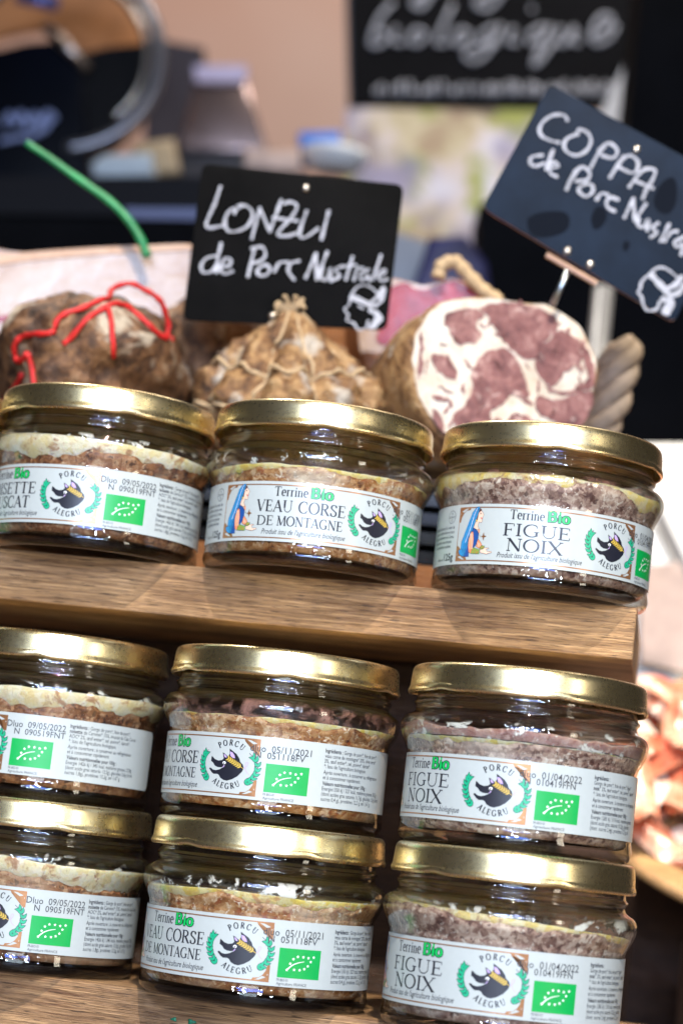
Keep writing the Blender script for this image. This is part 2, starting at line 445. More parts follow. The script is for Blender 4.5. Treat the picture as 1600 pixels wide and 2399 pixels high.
# text set in the built-in face
_tc = {}
def text_mesh(t, bold):
    key = (t, bold)
    if key in _tc: return _tc[key]
    c = bpy.data.curves.new('t', 'FONT'); c.body = t; c.size = 1; c.resolution_u = 2; c.offset = .022 if bold else .004
    o = bpy.data.objects.new('t', c); COL.objects.link(o)
    dg = bpy.context.evaluated_depsgraph_get(); e = o.evaluated_get(dg); me = e.to_mesh()
    V = [tuple(v.co) for v in me.vertices]; F = [tuple(p.vertices) for p in me.polygons]
    e.to_mesh_clear(); bpy.data.objects.remove(o); bpy.data.curves.remove(c)
    _tc[key] = (V, F); return V, F
def put_text(pr, t, u, v, cap, m, width=None, bold=False, shear=0, align='l', lift=.03, maxw=None, cond=.74):
    V, F = text_mesh(t, bold)
    if not V: return 0
    x0 = min(p[0] for p in V); x1 = max(p[0] for p in V)
    k = cap / .70; kx = k * cond
    if width: kx = width / (x1 - x0)
    if maxw and (x1 - x0) * kx > maxw: kx = maxw / (x1 - x0)
    w = (x1 - x0) * kx
    off = u if align == 'l' else u - w
    pr.flat([(off + (p[0] - x0) * kx + shear * p[1] * k, v + p[1] * k) for p in V], F, m, lift)
    return w

# a serif roman drawn with strokes: (points, kind) kind: 1 thick, 0 thin, 2 swelling curve
def arc(cx, cy, rx, ry, a0, a1, n=14):
    return [(cx + rx * math.cos(math.radians(a0 + (a1 - a0) * i / n)), cy + ry * math.sin(math.radians(a0 + (a1 - a0) * i / n))) for i in range(n + 1)]
def sf(x, y, w=.13): return ([(x - w, y), (x + w, y)], 0)
GL = {
 'A': (.80, [([(.09, 0), (.40, 1)], 0), ([(.38, 1.0), (.70, 0)], 1), ([(.20, .34), (.58, .34)], 0), sf(.09, .015, .10), sf(.70, .015, .12)]),
 'C': (.80, [(arc(.45, .5, .36, .5, 52, 308, 22), 2), ([(.68, .90), (.69, .70)], 0), ([(.67, .10), (.70, .28)], 0)]),
 'D': (.86, [([(.17, 0), (.17, 1)], 1), ([(.05, .985), (.36, .985)] + arc(.36, .5, .40, .485, 88, -88, 16) + [(.05, .015)], 2)]),
 'E': (.68, [([(.17, 0), (.17, 1)], 1), ([(.05, .985), (.56, .985), (.57, .80)], 0), ([(.05, .015), (.58, .015), (.61, .22)], 0), ([(.17, .52), (.46, .52)], 0), ([(.46, .42), (.46, .62)], 0)]),
 'F': (.64, [([(.17, 0), (.17, 1)], 1), ([(.05, .985), (.56, .985), (.57, .78)], 0), sf(.17, .015), ([(.17, .50), (.44, .50)], 0), ([(.44, .40), (.44, .60)], 0)]),
 'G': (.86, [(arc(.46, .5, .37, .5, 52, 315, 22), 2), ([(.70, .04), (.70, .40)], 1), sf(.70, .40), ([(.69, .90), (.70, .72)], 0)]),
 'I': (.36, [([(.18, 0), (.18, 1)], 1), sf(.18, .015), sf(.18, .985)]),
 'L': (.62, [([(.17, 0), (.17, 1)], 1), sf(.17, .985), ([(.05, .015), (.56, .015), (.58, .24)], 0)]),
 'M': (1.0, [([(.14, 0), (.17, 1)], 0), ([(.17, 1), (.48, .03)], 1), ([(.48, .03), (.80, 1)], 0), ([(.82, 1), (.86, 0)], 1), sf(.14, .015, .10), sf(.86, .015, .12), sf(.12, .985, .08), sf(.86, .985, .08)]),
 'N': (.86, [([(.15, 0), (.15, 1)], 0), ([(.15, 1), (.71, 0)], 1), ([(.71, 0), (.71, 1)], 0), sf(.15, .015, .10), sf(.71, .985, .11), sf(.11, .985, .07)]),
 'O': (.88, [(arc(.44, .5, .36, .5, 0, 360, 28), 2)]),
 'P': (.66, [([(.17, 0), (.17, 1)], 1), ([(.05, .985), (.32, .985)] + arc(.32, .74, .26, .245, 88, -88, 12) + [(.17, .495)], 2), sf(.17, .015)]),
 'R': (.76, [([(.17, 0), (.17, 1)], 1), ([(.05, .985), (.32, .985)] + arc(.32, .75, .25, .235, 88, -88, 12) + [(.17, .515)], 2), ([(.36, .52), (.66, .02)], 1), sf(.17, .015), sf(.69, .015, .07)]),
 'S': (.60, [([(.49, .80), (.45, .94)] + arc(.30, .76, .19, .23, 60, 200, 10) + [(.20, .60), (.40, .44)] + arc(.29, .245, .21, .235, 40, -125, 12) + [(.08, .26)], 2), ([(.50, .96), (.50, .74)], 0), ([(.08, .04), (.08, .28)], 0)]),
 'T': (.74, [([(.37, 0), (.37, 1)], 1), ([(.05, .80), (.06, .985), (.68, .985), (.69, .80)], 0), sf(.37, .015)]),
 'U': (.84, [([(.17, 1), (.17, .36)], 1), (arc(.43, .34, .26, .34, 180, 360, 14), 0), ([(.69, .34), (.69, 1)], 0), sf(.17, .985), sf(.69, .985, .11)]),
 'V': (.78, [([(.09, 1), (.40, 0)], 1), ([(.69, 1), (.40, 0)], 0), sf(.09, .985, .11), sf(.69, .985, .10)]),
 'X': (.80, [([(.10, 1), (.69, 0)], 1), ([(.68, 1), (.11, 0)], 0), sf(.10, .985, .10), sf(.68, .985, .10), sf(.11, .015, .10), sf(.69, .015, .10)]),
 'B': (.72, [([(.18, 0), (.18, 1)], 1), ([(.05, .98), (.34, .98)] + arc(.34, .76, .20, .22, 88, -88, 12) + [(.18, .54)], 2), ([(.18, .53), (.36, .53)] + arc(.36, .275, .24, .255, 88, -88, 12) + [(.05, .02)], 2)]),
 'e': (.52, [([(.09, .36), (.43, .36)] + arc(.27, .34, .18, .33, 5, 310, 18), 2)]),
 'r': (.42, [([(.14, 0), (.14, .66)], 1), ([(.14, .44), (.22, .60), (.32, .66), (.38, .62)], 0), sf(.14, .012, .11), ([(.04, .64), (.14, .66)], 0)]),
 'i': (.30, [([(.15, 0), (.15, .66)], 1), sf(.15, .012, .11), ([(.05, .64), (.15, .66)], 0), ([(.09, .88), (.21, .88)], 1)]),
 'n': (.58, [([(.14, 0), (.14, .66)], 1), ([(.14, .46), (.22, .60), (.32, .66), (.41, .60), (.44, .46)], 0), ([(.44, .5), (.44, 0)], 1), sf(.14, .012, .10), sf(.44, .012, .10), ([(.04, .64), (.14, .66)], 0)]),
 'o': (.56, [(arc(.28, .33, .20, .33, 0, 360, 22), 2)]),
 '1': (.44, [([(.24, 0), (.24, 1)], 1), ([(.10, .86), (.24, 1)], 0), sf(.24, .015)]),
 '2': (.52, [(arc(.25, .74, .18, .25, 170, -30, 12) + [(.10, .05)], 2), ([(.07, .03), (.46, .03)], 1)]),
 '5': (.52, [([(.42, .97), (.14, .97)], 1), ([(.14, .98), (.12, .55)], 0), (arc(.24, .32, .20, .30, 120, -130, 14), 2)]),
 'g': (.52, [(arc(.25, .40, .17, .24, 0, 360, 18), 2), ([(.42, .62), (.42, -.1)] + arc(.25, -.12, .17, .16, 0, -150, 8), 2)]),
}
def serif(pr, t, u, v, cap, m, width=None, thick=.165, thin=.07, lift=.03, place=None, grow=0, shear=0):
    adv = sum(GL[c][0] if c != ' ' else .36 for c in t)
    kx = (width / adv) if width else cap
    x = 0
    for c in t:
        if c == ' ': x += .36; continue
        a, st = GL[c]
        for P, kind in st:
            Q = [(u + (x + p[0] + shear * p[1]) * kx, v + p[1] * cap) for p in P]
            if place: Q = [place(q) for q in Q]
            tk, tn = (thick + grow) * cap, (thin + grow) * cap
            if kind == 1: pr.stroke(Q, tk, m, lift)
            elif kind == 0: pr.stroke(Q, tn, m, lift)
            else: pr.stroke(Q, tk, m, lift, wf=lambda d, tk=tk, tn=tn: tn + (tk - tn) * abs(d.y) ** 1.4)
        x += a
def leaf(pr, x, y, ang, L, wdt, m, outline=None):
    n = 6; P = []
    for sgn in (1, -1):
        R = range(n + 1) if sgn == 1 else range(n - 1, 0, -1)
        for i in R:
            t = i / n; P.append((t * L, sgn * wdt * .5 * math.sin(math.pi * t ** .8)))
    ca, sa = math.cos(ang), math.sin(ang)
    tr = lambda P, k, cx: [(x + (p[0] * k - cx) * ca - p[1] * k * sa, y + (p[0] * k - cx) * sa + p[1] * k * ca) for p in P]
    if outline: pr.poly(tr(P, 1.28, L * .14), outline, .032)
    pr.poly(tr(P, 1.0, 0), m, .050)

def emblem():
    pr = Print(); cu, cv = 55.4, 10.0
    th = math.radians(4.6); ct, st = math.cos(th), math.sin(th)
    def T(p):
        x, y = p[0] - 455, p[1] - 480
        X = x * ct + y * st; Y = -x * st + y * ct
        return (cu + X / 35.0, cv - Y / 38.0)
    head = [(245, 378), (262, 392), (285, 415), (330, 432), (375, 425), (395, 405), (380, 335), (405, 350), (432, 375), (446, 385), (466, 350), (462, 290), (500, 320), (545, 355), (580, 410), (588, 445), (620, 480), (630, 520), (612, 560), (560, 615), (500, 650), (440, 668), (400, 660), (360, 635), (340, 600), (320, 588), (275, 588), (250, 570), (215, 525), (222, 513), (238, 517), (262, 537), (300, 545), (345, 535), (378, 517), (384, 508), (360, 512), (320, 508), (285, 490), (262, 455), (235, 435), (240, 385)]
    pr.poly([T(p) for p in head], MT['ink'], .03)
    pr.poly([T(p) for p in [(470, 325), (500, 338), (522, 372), (530, 405), (500, 400), (474, 375)]], MT['lilac'], .05)
    pr.poly([T(p) for p in [(394, 352), (412, 364), (428, 384), (432, 396), (412, 396), (400, 380)]], MT['lilac'], .05)
    pr.poly([T(p) for p in arc(402, 458, 20, 17, 0, 345, 12)], MT['white'], .05)
    pr.poly([T(p) for p in arc(398, 462, 9, 9, 0, 330, 9)], MT['ink'], .07)
    pr.stroke([T(p) for p in [(385, 512), (400, 496), (404, 484)]], .25, MT['lilac'], .05)
    # wheat ear across the brow
    a, b = Vector(T((445, 405))), Vector(T((625, 525))); d = (b - a); L = d.length; ang = math.atan2(d.y, d.x)
    pr.stroke([a, b], .18, MT['gold'], .055)
    for i in range(7):
        q = a.lerp(b, .08 + i * .125)
        for sgn in (1, -1):
            leaf(pr, q.x, q.y, ang + math.pi + sgn * -.8, 1.25, .46, MT['gold'])
    pr.stroke([T(p) for p in catmull([(628, 522), (660, 500), (680, 460), (655, 455), (645, 510), (660, 560), (690, 590)], 4)], .22, MT['lilac'], .05)
    me1 = pr.wrapped('pig_emblem')
    # laurel sprigs
    ws = []
    for pts, flip in (([(200, 655), (148, 570), (125, 470), (140, 380), (195, 300)], 1), ([(645, 695), (720, 650), (775, 560), (775, 440), (690, 345)], -1)):
        pw = Print(); C = catmull(pts, 6)
        pw.stroke([T(p) for p in C], .16, MT['ink'], .03)
        n = len(C); k = 8
        for i in range(k):
            j = int((i + .3) / k * (n - 2)); p = Vector(T(C[j])); q = Vector(T(C[j + 1])); an = math.atan2((q - p).y, (q - p).x)
            for sgn in (1, -1): leaf(pw, p.x, p.y, an + sgn * .62, 1.75, .86, MT['leafgreen'], MT['ink'])
        ws.append(pw.wrapped('laurel_sprig'))
    pt = Print()
    def bow(t, r, a0, a1, cap, top):
        n = len(t); tot = sum(GL[c][0] for c in t); x = 0
        for c in t:
            mid = (x + GL[c][0] / 2) / tot; ang = math.radians(a0 + (a1 - a0) * mid)
            ox, oy = cu + r * 1.02 * math.cos(ang), cv + r * .98 * math.sin(ang)
            rot = ang - math.pi / 2 if top else ang + math.pi / 2
            cA, sA = math.cos(rot), math.sin(rot)
            w = GL[c][0] * cap * .95
            serif(pt, c, -w / 2, 0, cap, MT['ink'], width=w, thick=.21, thin=.11, place=lambda q, ox=ox, oy=oy, cA=cA, sA=sA: (ox + q[0] * cA - q[1] * sA, oy + q[0] * sA + q[1] * cA))
            x += GL[c][0]
    bow('PORCU', 6.1, 128, 48, 1.75, True)
    bow('ALEGRU', 7.6, 226, 308, 1.75, False)
    return [('pig_emblem', me1), ('laurel_sprig', ws[0]), ('laurel_sprig', ws[1]), ('emblem_lettering', pt.wrapped('emblem_lettering'))]

def flag_logo():
    pr = Print(); u0, u1, v0, v1 = 67.3, 80.9, 2.75, 11.5
    pr.poly([(u0, v0), (u1, v0), (u1, v1), (u0, v1)], MT['flag'], .03)
    def T(x, y):
        # corners (870,463) (1375,510) (1350,830) (838,790)
        t = ((y - 463 - (x - 870) * .093) / 324.0); xl = 870 - 32 * t
        s_ = (x - xl) / (507.0 + 5 * t)
        return (u0 + s_ * (u1 - u0), v1 - t * (v1 - v0))
    for x, y in [(1280, 580), (1213, 585), (1150, 573), (1083, 567), (1030, 592), (993, 640), (953, 707), (1040, 708), (1107, 713), (1163, 703), (1207, 673), (1243, 628)]:
        c = T(x, y); R = .52
        pr.poly([(c[0] + (R if i % 2 == 0 else R * .42) * math.sin(i * math.pi / 5), c[1] + (R if i % 2 == 0 else R * .42) * math.cos(i * math.pi / 5)) for i in range(10)], MT['white'], .05)
    C = catmull([T(950, 712), T(985, 680), T(1030, 652), T(1090, 633), T(1160, 624)], 4); n = len(C)
    for i in range(n - 1): pr.stroke([C[i], C[i + 1]], .42 - .30 * i / n, MT['white'], .05)
    return [('leaf_flag_logo', pr.wrapped('leaf_flag_logo'))]

def woman():
    pr = Print()
    def T(p):
        x, y = p; t = (y - 115) / 735.0; xf = 490 - 80 * t
        return ((x - xf) / 38.5 + .3, 18.4 - 17.2 * (y - 112 - .03 * (x - 490)) / 735.0)
    def Pl(P, m, lift=.04, line=True):
        Q = [T(p) for p in P]; pr.poly(Q, m, lift)
        if line: pr.stroke(Q + [Q[0]], .11, MT['ink'], lift + .02)
    Pl([(460, 705), (500, 690), (540, 700), (545, 800), (500, 780), (470, 750)], MT['blue'])
    Pl([(720, 400), (770, 440), (800, 480), (790, 560), (760, 640), (700, 700), (640, 720), (640, 800), (555, 800), (580, 690), (620, 600), (690, 450)], MT['navy'], .042)
    Pl([(835, 160), (860, 190), (880, 230), (865, 240), (862, 265), (850, 285), (855, 310), (840, 335), (800, 325), (785, 380), (810, 425), (770, 432), (720, 400), (745, 330), (770, 320), (785, 230), (800, 195)], MT['skin'], .045)
    pr.poly([T(p) for p in [(790, 430), (815, 425), (815, 480), (795, 470)]], MT['orange'], .05)
    Pl([(815, 125), (850, 158), (832, 172), (800, 200), (782, 290), (752, 330), (745, 280), (765, 190)], MT['hair'], .05, False)
    Pl([(805, 108), (760, 125), (700, 190), (670, 280), (600, 440), (515, 580), (500, 680), (540, 700), (545, 790), (560, 800), (575, 720), (600, 640), (650, 520), (700, 430), (730, 360), (745, 270), (765, 180), (820, 122)], MT['blue'], .055)
    for P in ([(770, 130), (720, 230), (640, 440), (560, 620), (545, 700)], [(790, 125), (740, 220), (690, 390), (610, 570), (565, 700)]): pr.stroke([T(p) for p in P], .12, MT['navy'], .09)
    pr.stroke([T(p) for p in [(780, 130), (728, 235), (655, 440), (580, 600)]], .16, MT['white'], .092)
    Pl([(680, 450), (715, 460), (722, 560), (712, 650), (692, 700), (680, 760), (640, 740), (630, 650), (640, 560)], MT['orange'], .058)
    for dx in (0, 26, 50): pr.stroke([T(p) for p in [(672 + dx * .6, 480), (655 + dx, 580), (650 + dx, 700)]], .22, MT['skin'], .095)
    Pl([(790, 560), (830, 610), (850, 650), (800, 690), (760, 660)], MT['orange'], .06)
    for dx in (0, 25): pr.stroke([T(p) for p in [(780 + dx, 600 + dx * .8), (800 + dx, 670)]], .2, MT['skin'], .096)
    Pl([(820, 712), (890, 687), (945, 685), (950, 698), (908, 705), (922, 738), (985, 738), (986, 752), (910, 775), (820, 752)], MT['skin'], .062)
    Pl([(700, 675), (812, 710), (806, 770), (680, 760)], MT['olive'], .066)
    Pl([(808, 700), (838, 655), (892, 662), (862, 708)], MT['olive'], .068)
    for p in ((715, 710), (750, 725), (785, 740), (720, 745), (765, 755), (835, 685), (862, 678)): pr.poly([(T(p)[0] + .2 * math.cos(a), T(p)[1] + .2 * math.sin(a)) for a in (0, 1.05, 2.1, 3.15, 4.2, 5.2)], MT['red'], .099)
    pr.poly([T(p) for p in [(818, 205), (838, 200), (842, 212), (824, 216)]], MT['ink'], .099)
    pr.poly([T(p) for p in [(825, 262), (858, 268), (846, 288)]], MT['red'], .099)
    pr.poly([T(p) for p in arc(765, 305, 14, 14, 0, 330, 9)], MT['gold'], .099)
    pr.stroke([T(p) for p in [(800, 400), (780, 470), (830, 535)]], .08, MT['ink'], .05)
    pr.poly([T(p) for p in [(876, 468), (884, 515), (915, 528), (884, 541), (865, 590), (858, 541), (830, 530), (858, 516)]], MT['brown'], .05)
    return [('woman_illustration', pr.wrapped('woman_illustration'))]

def frame_print():
    pr = Print(); b = MT['brown']
    for v in (18.45, 1.15): pr.stroke([(i, v) for i in range(0, 66)], .38, b)
    pr.stroke([(0.1, 1.15 + i * 1.73) for i in range(11)], .28, b)
    for (cx, cy, sx, sy) in ((0, 1.0, 1, 1), (0, 18.6, 1, -1), (65, 1.0, -1, 1), (65, 18.6, -1, -1)):
        q = lambda P: [(cx + sx * p[0], cy + sy * p[1]) for p in P]
        P = q([(0, 0), (5.4, 0), (4.9, 1.0), (3.2, 1.15), (2.0, 2.1), (1.2, 3.4), (.9, 4.9), (0, 5.0)])
        pr.poly(P, b, .034)
        pr.poly(q([(1.0, 1.35), (1.9, 1.0), (3.0, .55), (4.3, .45), (3.2, 1.0), (2.2, 1.7)]), MT['paper'], .06)
        pr.poly(q([(.45, 1.9), (.75, 2.0), (.6, 2.5)]), MT['paper'], .06)
    return [('frame_border', pr.wrapped('frame_border'))]

def lettering(kind):
    pr = Print(); K = MT['ink']
    serif(pr, 'Terrine', 20.0, 14.9, 3.0, K, width=11.3, thick=.16, thin=.08)
    # Bio: black outline below, green face above
    serif(pr, 'Bio', 31.9, 14.9, 3.35, K, width=7.5, thick=.25, thin=.09, grow=.15, lift=.03)
    serif(pr, 'Bio', 31.9, 14.9, 3.35, MT['green'], width=7.5, thick=.23, thin=.07, lift=.055)
    if kind == 'v':
        serif(pr, 'VEAU', 14.1, 9.7, 3.75, K, width=12.6); serif(pr, 'CORSE', 28.4, 9.7, 3.75, K, width=15.6)
        serif(pr, 'DE', 14.6, 5.2, 3.1, K, width=6.2); serif(pr, 'MONTAGNE', 21.8, 5.2, 3.1, K, width=21.6)
    elif kind == 'f':
        serif(pr, 'FIGUE', 18.0, 9.5, 3.9, K, width=22.2, thick=.19, thin=.075); serif(pr, 'NOIX', 19.6, 4.6, 4.0, K, width=18.4, thick=.19, thin=.075)
    else:
        serif(pr, 'NOISETTE', 15.5, 9.6, 3.8, K, width=27.6, thick=.19, thin=.075); serif(pr, 'MUSCAT', 19.0, 4.9, 3.9, K, width=22.0, thick=.19, thin=.075)
    put_text(pr, "Produit issu de l'agriculture biologique", 16.8, 2.35, 1.75, K, width=27.6, shear=.22)
    me1 = pr.wrapped('title_lettering')
    d = Print(); k2 = MT['ink_grey']
    ln = {'v': ('dluo  05/11/2021', 'N  051118FV'), 'f': ('dluo  01/04/2022', 'N  010419FFN'), 'n': ('Dluo  09/05/2022', 'N  090519FNT')}[kind]
    off = 3.2 if kind == 'n' else 0
    put_text(d, ln[0], 61.9 + off, 14.9 + (.3 if kind == 'n' else 0), 2.1, k2, width=19.2, lift=.07)
    put_text(d, ln[1], 63.6 + off * 1.3, 12.95, 1.95, k2, width=15.6 + (1 if kind == 'n' else 0), lift=.075)
    me2 = d.wrapped('best_before_print')
    s = Print()
    s0 = Print(); put_text(s0, 'FR-BIO-01', 67.3, 1.65, .8, K); put_text(s0, 'Agriculture FRANCE', 67.3, .55, .8, K, width=9.6)
    L = {'v': [('b', 'Ingrédients :', ' Gorge de porc*, foie de porc*,'), ('', '', 'veau corse de montagne* 20%, olive verte*'), ('', '', '3%, œuf entier*, sel, poivre*, épices*.'), ('', '', "*: Issu de l'agriculture biologique."), ('', '', 'Après ouverture : à conserver au réfrigérateur'), ('', '', 'et à consommer rapidement'), ('b', 'Valeurs nutritionnelles pour 100g :', ''), ('', '', 'Energie1350 kJ / 327 kcal, matières grasses 30,2g'), ('', '', '(dont acides gras saturés 11,7g), glucides 1,3g (dont'), ('', '', 'sucres 0,4 g), protéines 12,2 g, sel 1,67 g.')],
         'n': [('b', 'Ingrédients :', ' Gorge de porc*, foie de porc*,'), ('b', 'noisette', ' de Cervioni* 15%, muscat du Cap Corse'), ('', '', 'AOC* 2%, œuf entier*, sel, poivre*, épices*.'), ('', '', "*: Issu de l'agriculture biologique."), ('', '', 'Après ouverture : à conserver au réfrigérateur'), ('', '', 'et à consommer rapidement'), ('b', 'Valeurs nutritionnelles pour 100g :', ''), ('', '', 'Energie 1426 kJ / 345 kcal, matières grasses 33,8g'), ('', '', '(dont acide gras saturés 13,5g), glucides 3,6g (dont'), ('', '', 'sucres 1,8g), protéines 13,2g, sel 1,67 g.')],
         'f': [('b', 'Ingrédients :', ''), ('', '', 'Gorge de porc*, foie de porc*, figue*'), ('b', 'noix*', ' 3%, œuf entier*, sel, poivre*, épices*'), ('', '', "*: Issu de l'agriculture biologique."), ('', '', 'Après ouverture : à conserver au réfrigérateur'), ('', '', 'et à consommer rapidement'), ('b', 'Valeurs nutritionnelles pour 100g :', ''), ('', '', 'Energie 1283 kJ / 310 kcal, matières grasses'), ('', '', '(dont acide gras saturés 10,2g), glucides'), ('', '', '(dont  sucres 2,4g), protéines 12,7g, sel')]}[kind]
    v = 16.9
    for i, (bb, t1, t2) in enumerate(L):
        x = 85.6
        if t1: x += put_text(s, t1, x, v, 1.22, K, bold=True, maxw=27) + .5
        if t2: put_text(s, t2.strip(), x, v, 1.22, K, maxw=121.8 - x)
        v -= 1.60 if i not in (3, 5) else 1.85
    s2 = s; s = Print()
    for i, t in enumerate(['Produit traditionnel. Au coeur de', 'cette terre fertile riche en cours', "d'eau, aux frontières de la Corse,", 'notre maison vous propose', 'ses spécialités insulaires.']):
        put_text(s, t, -2.2 - (i > 2) * 1.2, 11.9 - i * 1.55, 1.1, K, align='r', maxw=19)
    put_text(s, '125g', -1.6, 1.5, 2.3, K, bold=True, width=5.6, align='r'); put_text(s, 'Poids net:', -7.8, 1.5, 1.0, K, align='r')
    s.stroke([(-4.4 + 2.1 * math.cos(a * .2618), 15.8 + 2.1 * math.sin(a * .2618)) for a in range(25)], .16, K)
    for t, vv in (('FR', 16.5), ('2B.304.100', 15.4), ('CE', 14.3)): put_text(s, t, -4.4 + {'FR': .5, 'CE': .5}.get(t, 1.75), vv, .75, K, align='r', maxw=3.5)
    return [('title_lettering', me1), ('best_before_print', me2), ('flag_caption', s0.wrapped('flag_caption')), ('ingredients_text', s2.wrapped('ingredients_text')), ('origin_text', s.wrapped('origin_text'))]

def label_mesh():
    u0, u1, h, rc = -24.0, 124.0, 19.6, 1.6
    N = 150; V = []; F = []
    for i in range(N + 1):
        u = u0 + (u1 - u0) * i / N
        dd = min(u - u0, u1 - u); e = 0
        if dd < rc: e = rc - math.sqrt(max(0, rc * rc - (rc - dd) ** 2))
        a = (u - 34.0) / RL
        for r, v in ((RL - .05, e), (RL + .06, e), (RL + .06, h - e), (RL - .05, h - e)):
            V.append((r * math.sin(a), -r * math.cos(a), 7.2 + v))
    for i in range(N):
        b = i * 4; c = b + 4
        for j in range(4): F.append((b + j, c + j, c + (j + 1) % 4, b + (j + 1) % 4))
    F.append((0, 1, 2, 3)); F.append((N * 4 + 3, N * 4 + 2, N * 4 + 1, N * 4))
    me = bpy.data.meshes.new('label'); me.from_pydata([(x * MM, y * MM, z * MM) for x, y, z in V], [], F)
    me.materials.append(MT['paper']); me.polygons.foreach_set('use_smooth', [True] * len(F)); me.update(); me.set_sharp_from_angle(angle=math.radians(40))
    bm = bmesh.new(); bm.from_mesh(me); bmesh.ops.recalc_face_normals(bm, faces=bm.faces); bm.to_mesh(me); bm.free()
    return me

# ------------------------------------------------------------------ jar meshes
OUT = [(0, 1.6), (14, 1.5), (26, 1.2), (30.5, .5), (32.4, 0), (34.2, .3), (35.4, 1.2), (35.95, 2.6), (36.0, 3.8), (35.75, 5.4), (35.6, 7), (35.6, 14), (35.6, 20), (35.6, 27), (35.85, 28.4), (36.7, 30.2), (37.7, 32.2), (38.35, 34.2), (38.5, 35.8), (38.2, 37.3), (37.2, 38.6), (35.8, 39.4), (34.9, 40.0), (34.5, 40.9), (34.55, 41.9), (35.1, 42.5), (35.15, 43.1), (34.5, 43.8), (34.3, 45), (34.3, 47), (34.1, 52.4), (33.4, 53.0)]
INN = [(32.6, 52.6), (32.6, 46), (32.7, 41.5), (33.6, 40.2), (35.2, 39.0), (36.9, 37.4), (37.5, 35.8), (37.4, 34.2), (36.8, 32.3), (35.8, 30.2), (34.95, 28.4), (34.7, 27), (34.7, 14), (34.7, 8), (34.4, 6), (33.2, 4.6), (30, 3.9), (20, 3.9), (0, 4.3)]
def rin(z):
    P = sorted(INN, key=lambda p: p[1])
    P = [p for p in P if p[0] > 30]
    if z <= P[0][1]: return P[0][0]
    for a, b in zip(P, P[1:]):
        if a[1] <= z <= b[1]: return a[0] + (b[0] - a[0]) * (z - a[1]) / max(1e-6, b[1] - a[1])
    return P[-1][0]
prof = catmull(OUT, 3) + catmull(INN, 3)
prof = [(max(.001, r), z) for r, z in prof]
def knurl(a, j, r, z):
    if z < .9 and 29 < r < 34: z += .16 * math.sin(a * 96)
    return r, z
V, F = lathe(prof, 192, fn=knurl)
g_o = mk('glass', V, F, MT['glass']); fix_normals(g_o); GLASS = g_o.data; bpy.data.objects.remove(g_o)
LIDP = [(0, 53.9), (20, 53.9), (25.5, 53.9), (26.4, 53.5), (31.8, 53.3), (32.8, 53.5), (33.6, 54.3), (34.5, 54.5), (35.4, 54.3), (36.1, 53.7), (36.45, 52.8), (36.6, 51.5), (36.75, 49.5), (36.9, 47.9), (37.15, 47.2), (37.35, 46.6), (37.3, 45.9), (36.9, 45.45), (36.4, 45.5), (36.15, 46.1), (36.1, 47.5), (36.0, 51.5), (35.4, 52.8), (33.6, 53.3), (32.8, 52.9), (0, 52.9)]
def lugs(a, j, r, z):
    if z < 48.2 and r > 36.0:
        w = max(0, math.cos(a * 6)) ** 6
        if z < 47.4: z += .55 * w
        r -= .28 * w * (1 if z < 47.3 else .5)
    return r, z
V, F = lathe([(max(.001, r), z) for r, z in catmull(LIDP, 3)], 192, fn=lugs)
l_o = mk('lid', V, F, MT['lid']); fix_normals(l_o); LID = l_o.data; bpy.data.objects.remove(l_o)
LABEL = label_mesh()
SHARED = emblem() + flag_logo() + woman() + frame_print()
PRINTS = {k: SHARED + lettering(k) for k in 'nvf'}

def band(zlo, zhi, ns, inset, seg=144, nz=14, top=True):
    """solid ring of stuff that follows the inside of the glass between two uneven heights"""
    V = []; F = []
    prof_n = nz + 1 + 6
    for i in range(seg):
        a = 2 * math.pi * i / seg
        lo, hi = zlo(a), zhi(a)
        for j in range(nz + 1):
            z = lo + (hi - lo) * j / nz
            r = rin(z) - inset
            V.append((r * math.sin(a), -r * math.cos(a), z))
        r0 = rin(hi) - inset
        for j in range(1, 7):
            t = j / 6; r = r0 * (1 - t) + .01
            z = hi - .5 * math.sin(t * 2.2) + .5 * noise.noise(Vector((r * math.sin(a) * .12 + ns, r * math.cos(a) * .12, 3)))
            V.append((r * math.sin(a), -r * math.cos(a), z))
    for i in range(seg):
        k = (i + 1) % seg
        for j in range(prof_n - 1): F.append((i * prof_n + j, k * prof_n + j, k * prof_n + j + 1, i * prof_n + j + 1))
    return V, F
def wav(seed, base, amp, fine=.38):
    def f(a):
        p = Vector((math.sin(a) * 1.5, math.cos(a) * 1.5, seed * 7.3))
        return base + amp * noise.noise(p) * 1.9 + amp * .8 * noise.noise(p * 2.6 + Vector((4, 0, 1))) + fine * noise.noise(p * 6) * 1.6 + fine * .8 * noise.noise(p * 17)
    return f
def tilted(f, k, ph): return lambda a: f(a) + k * math.cos(a - ph)

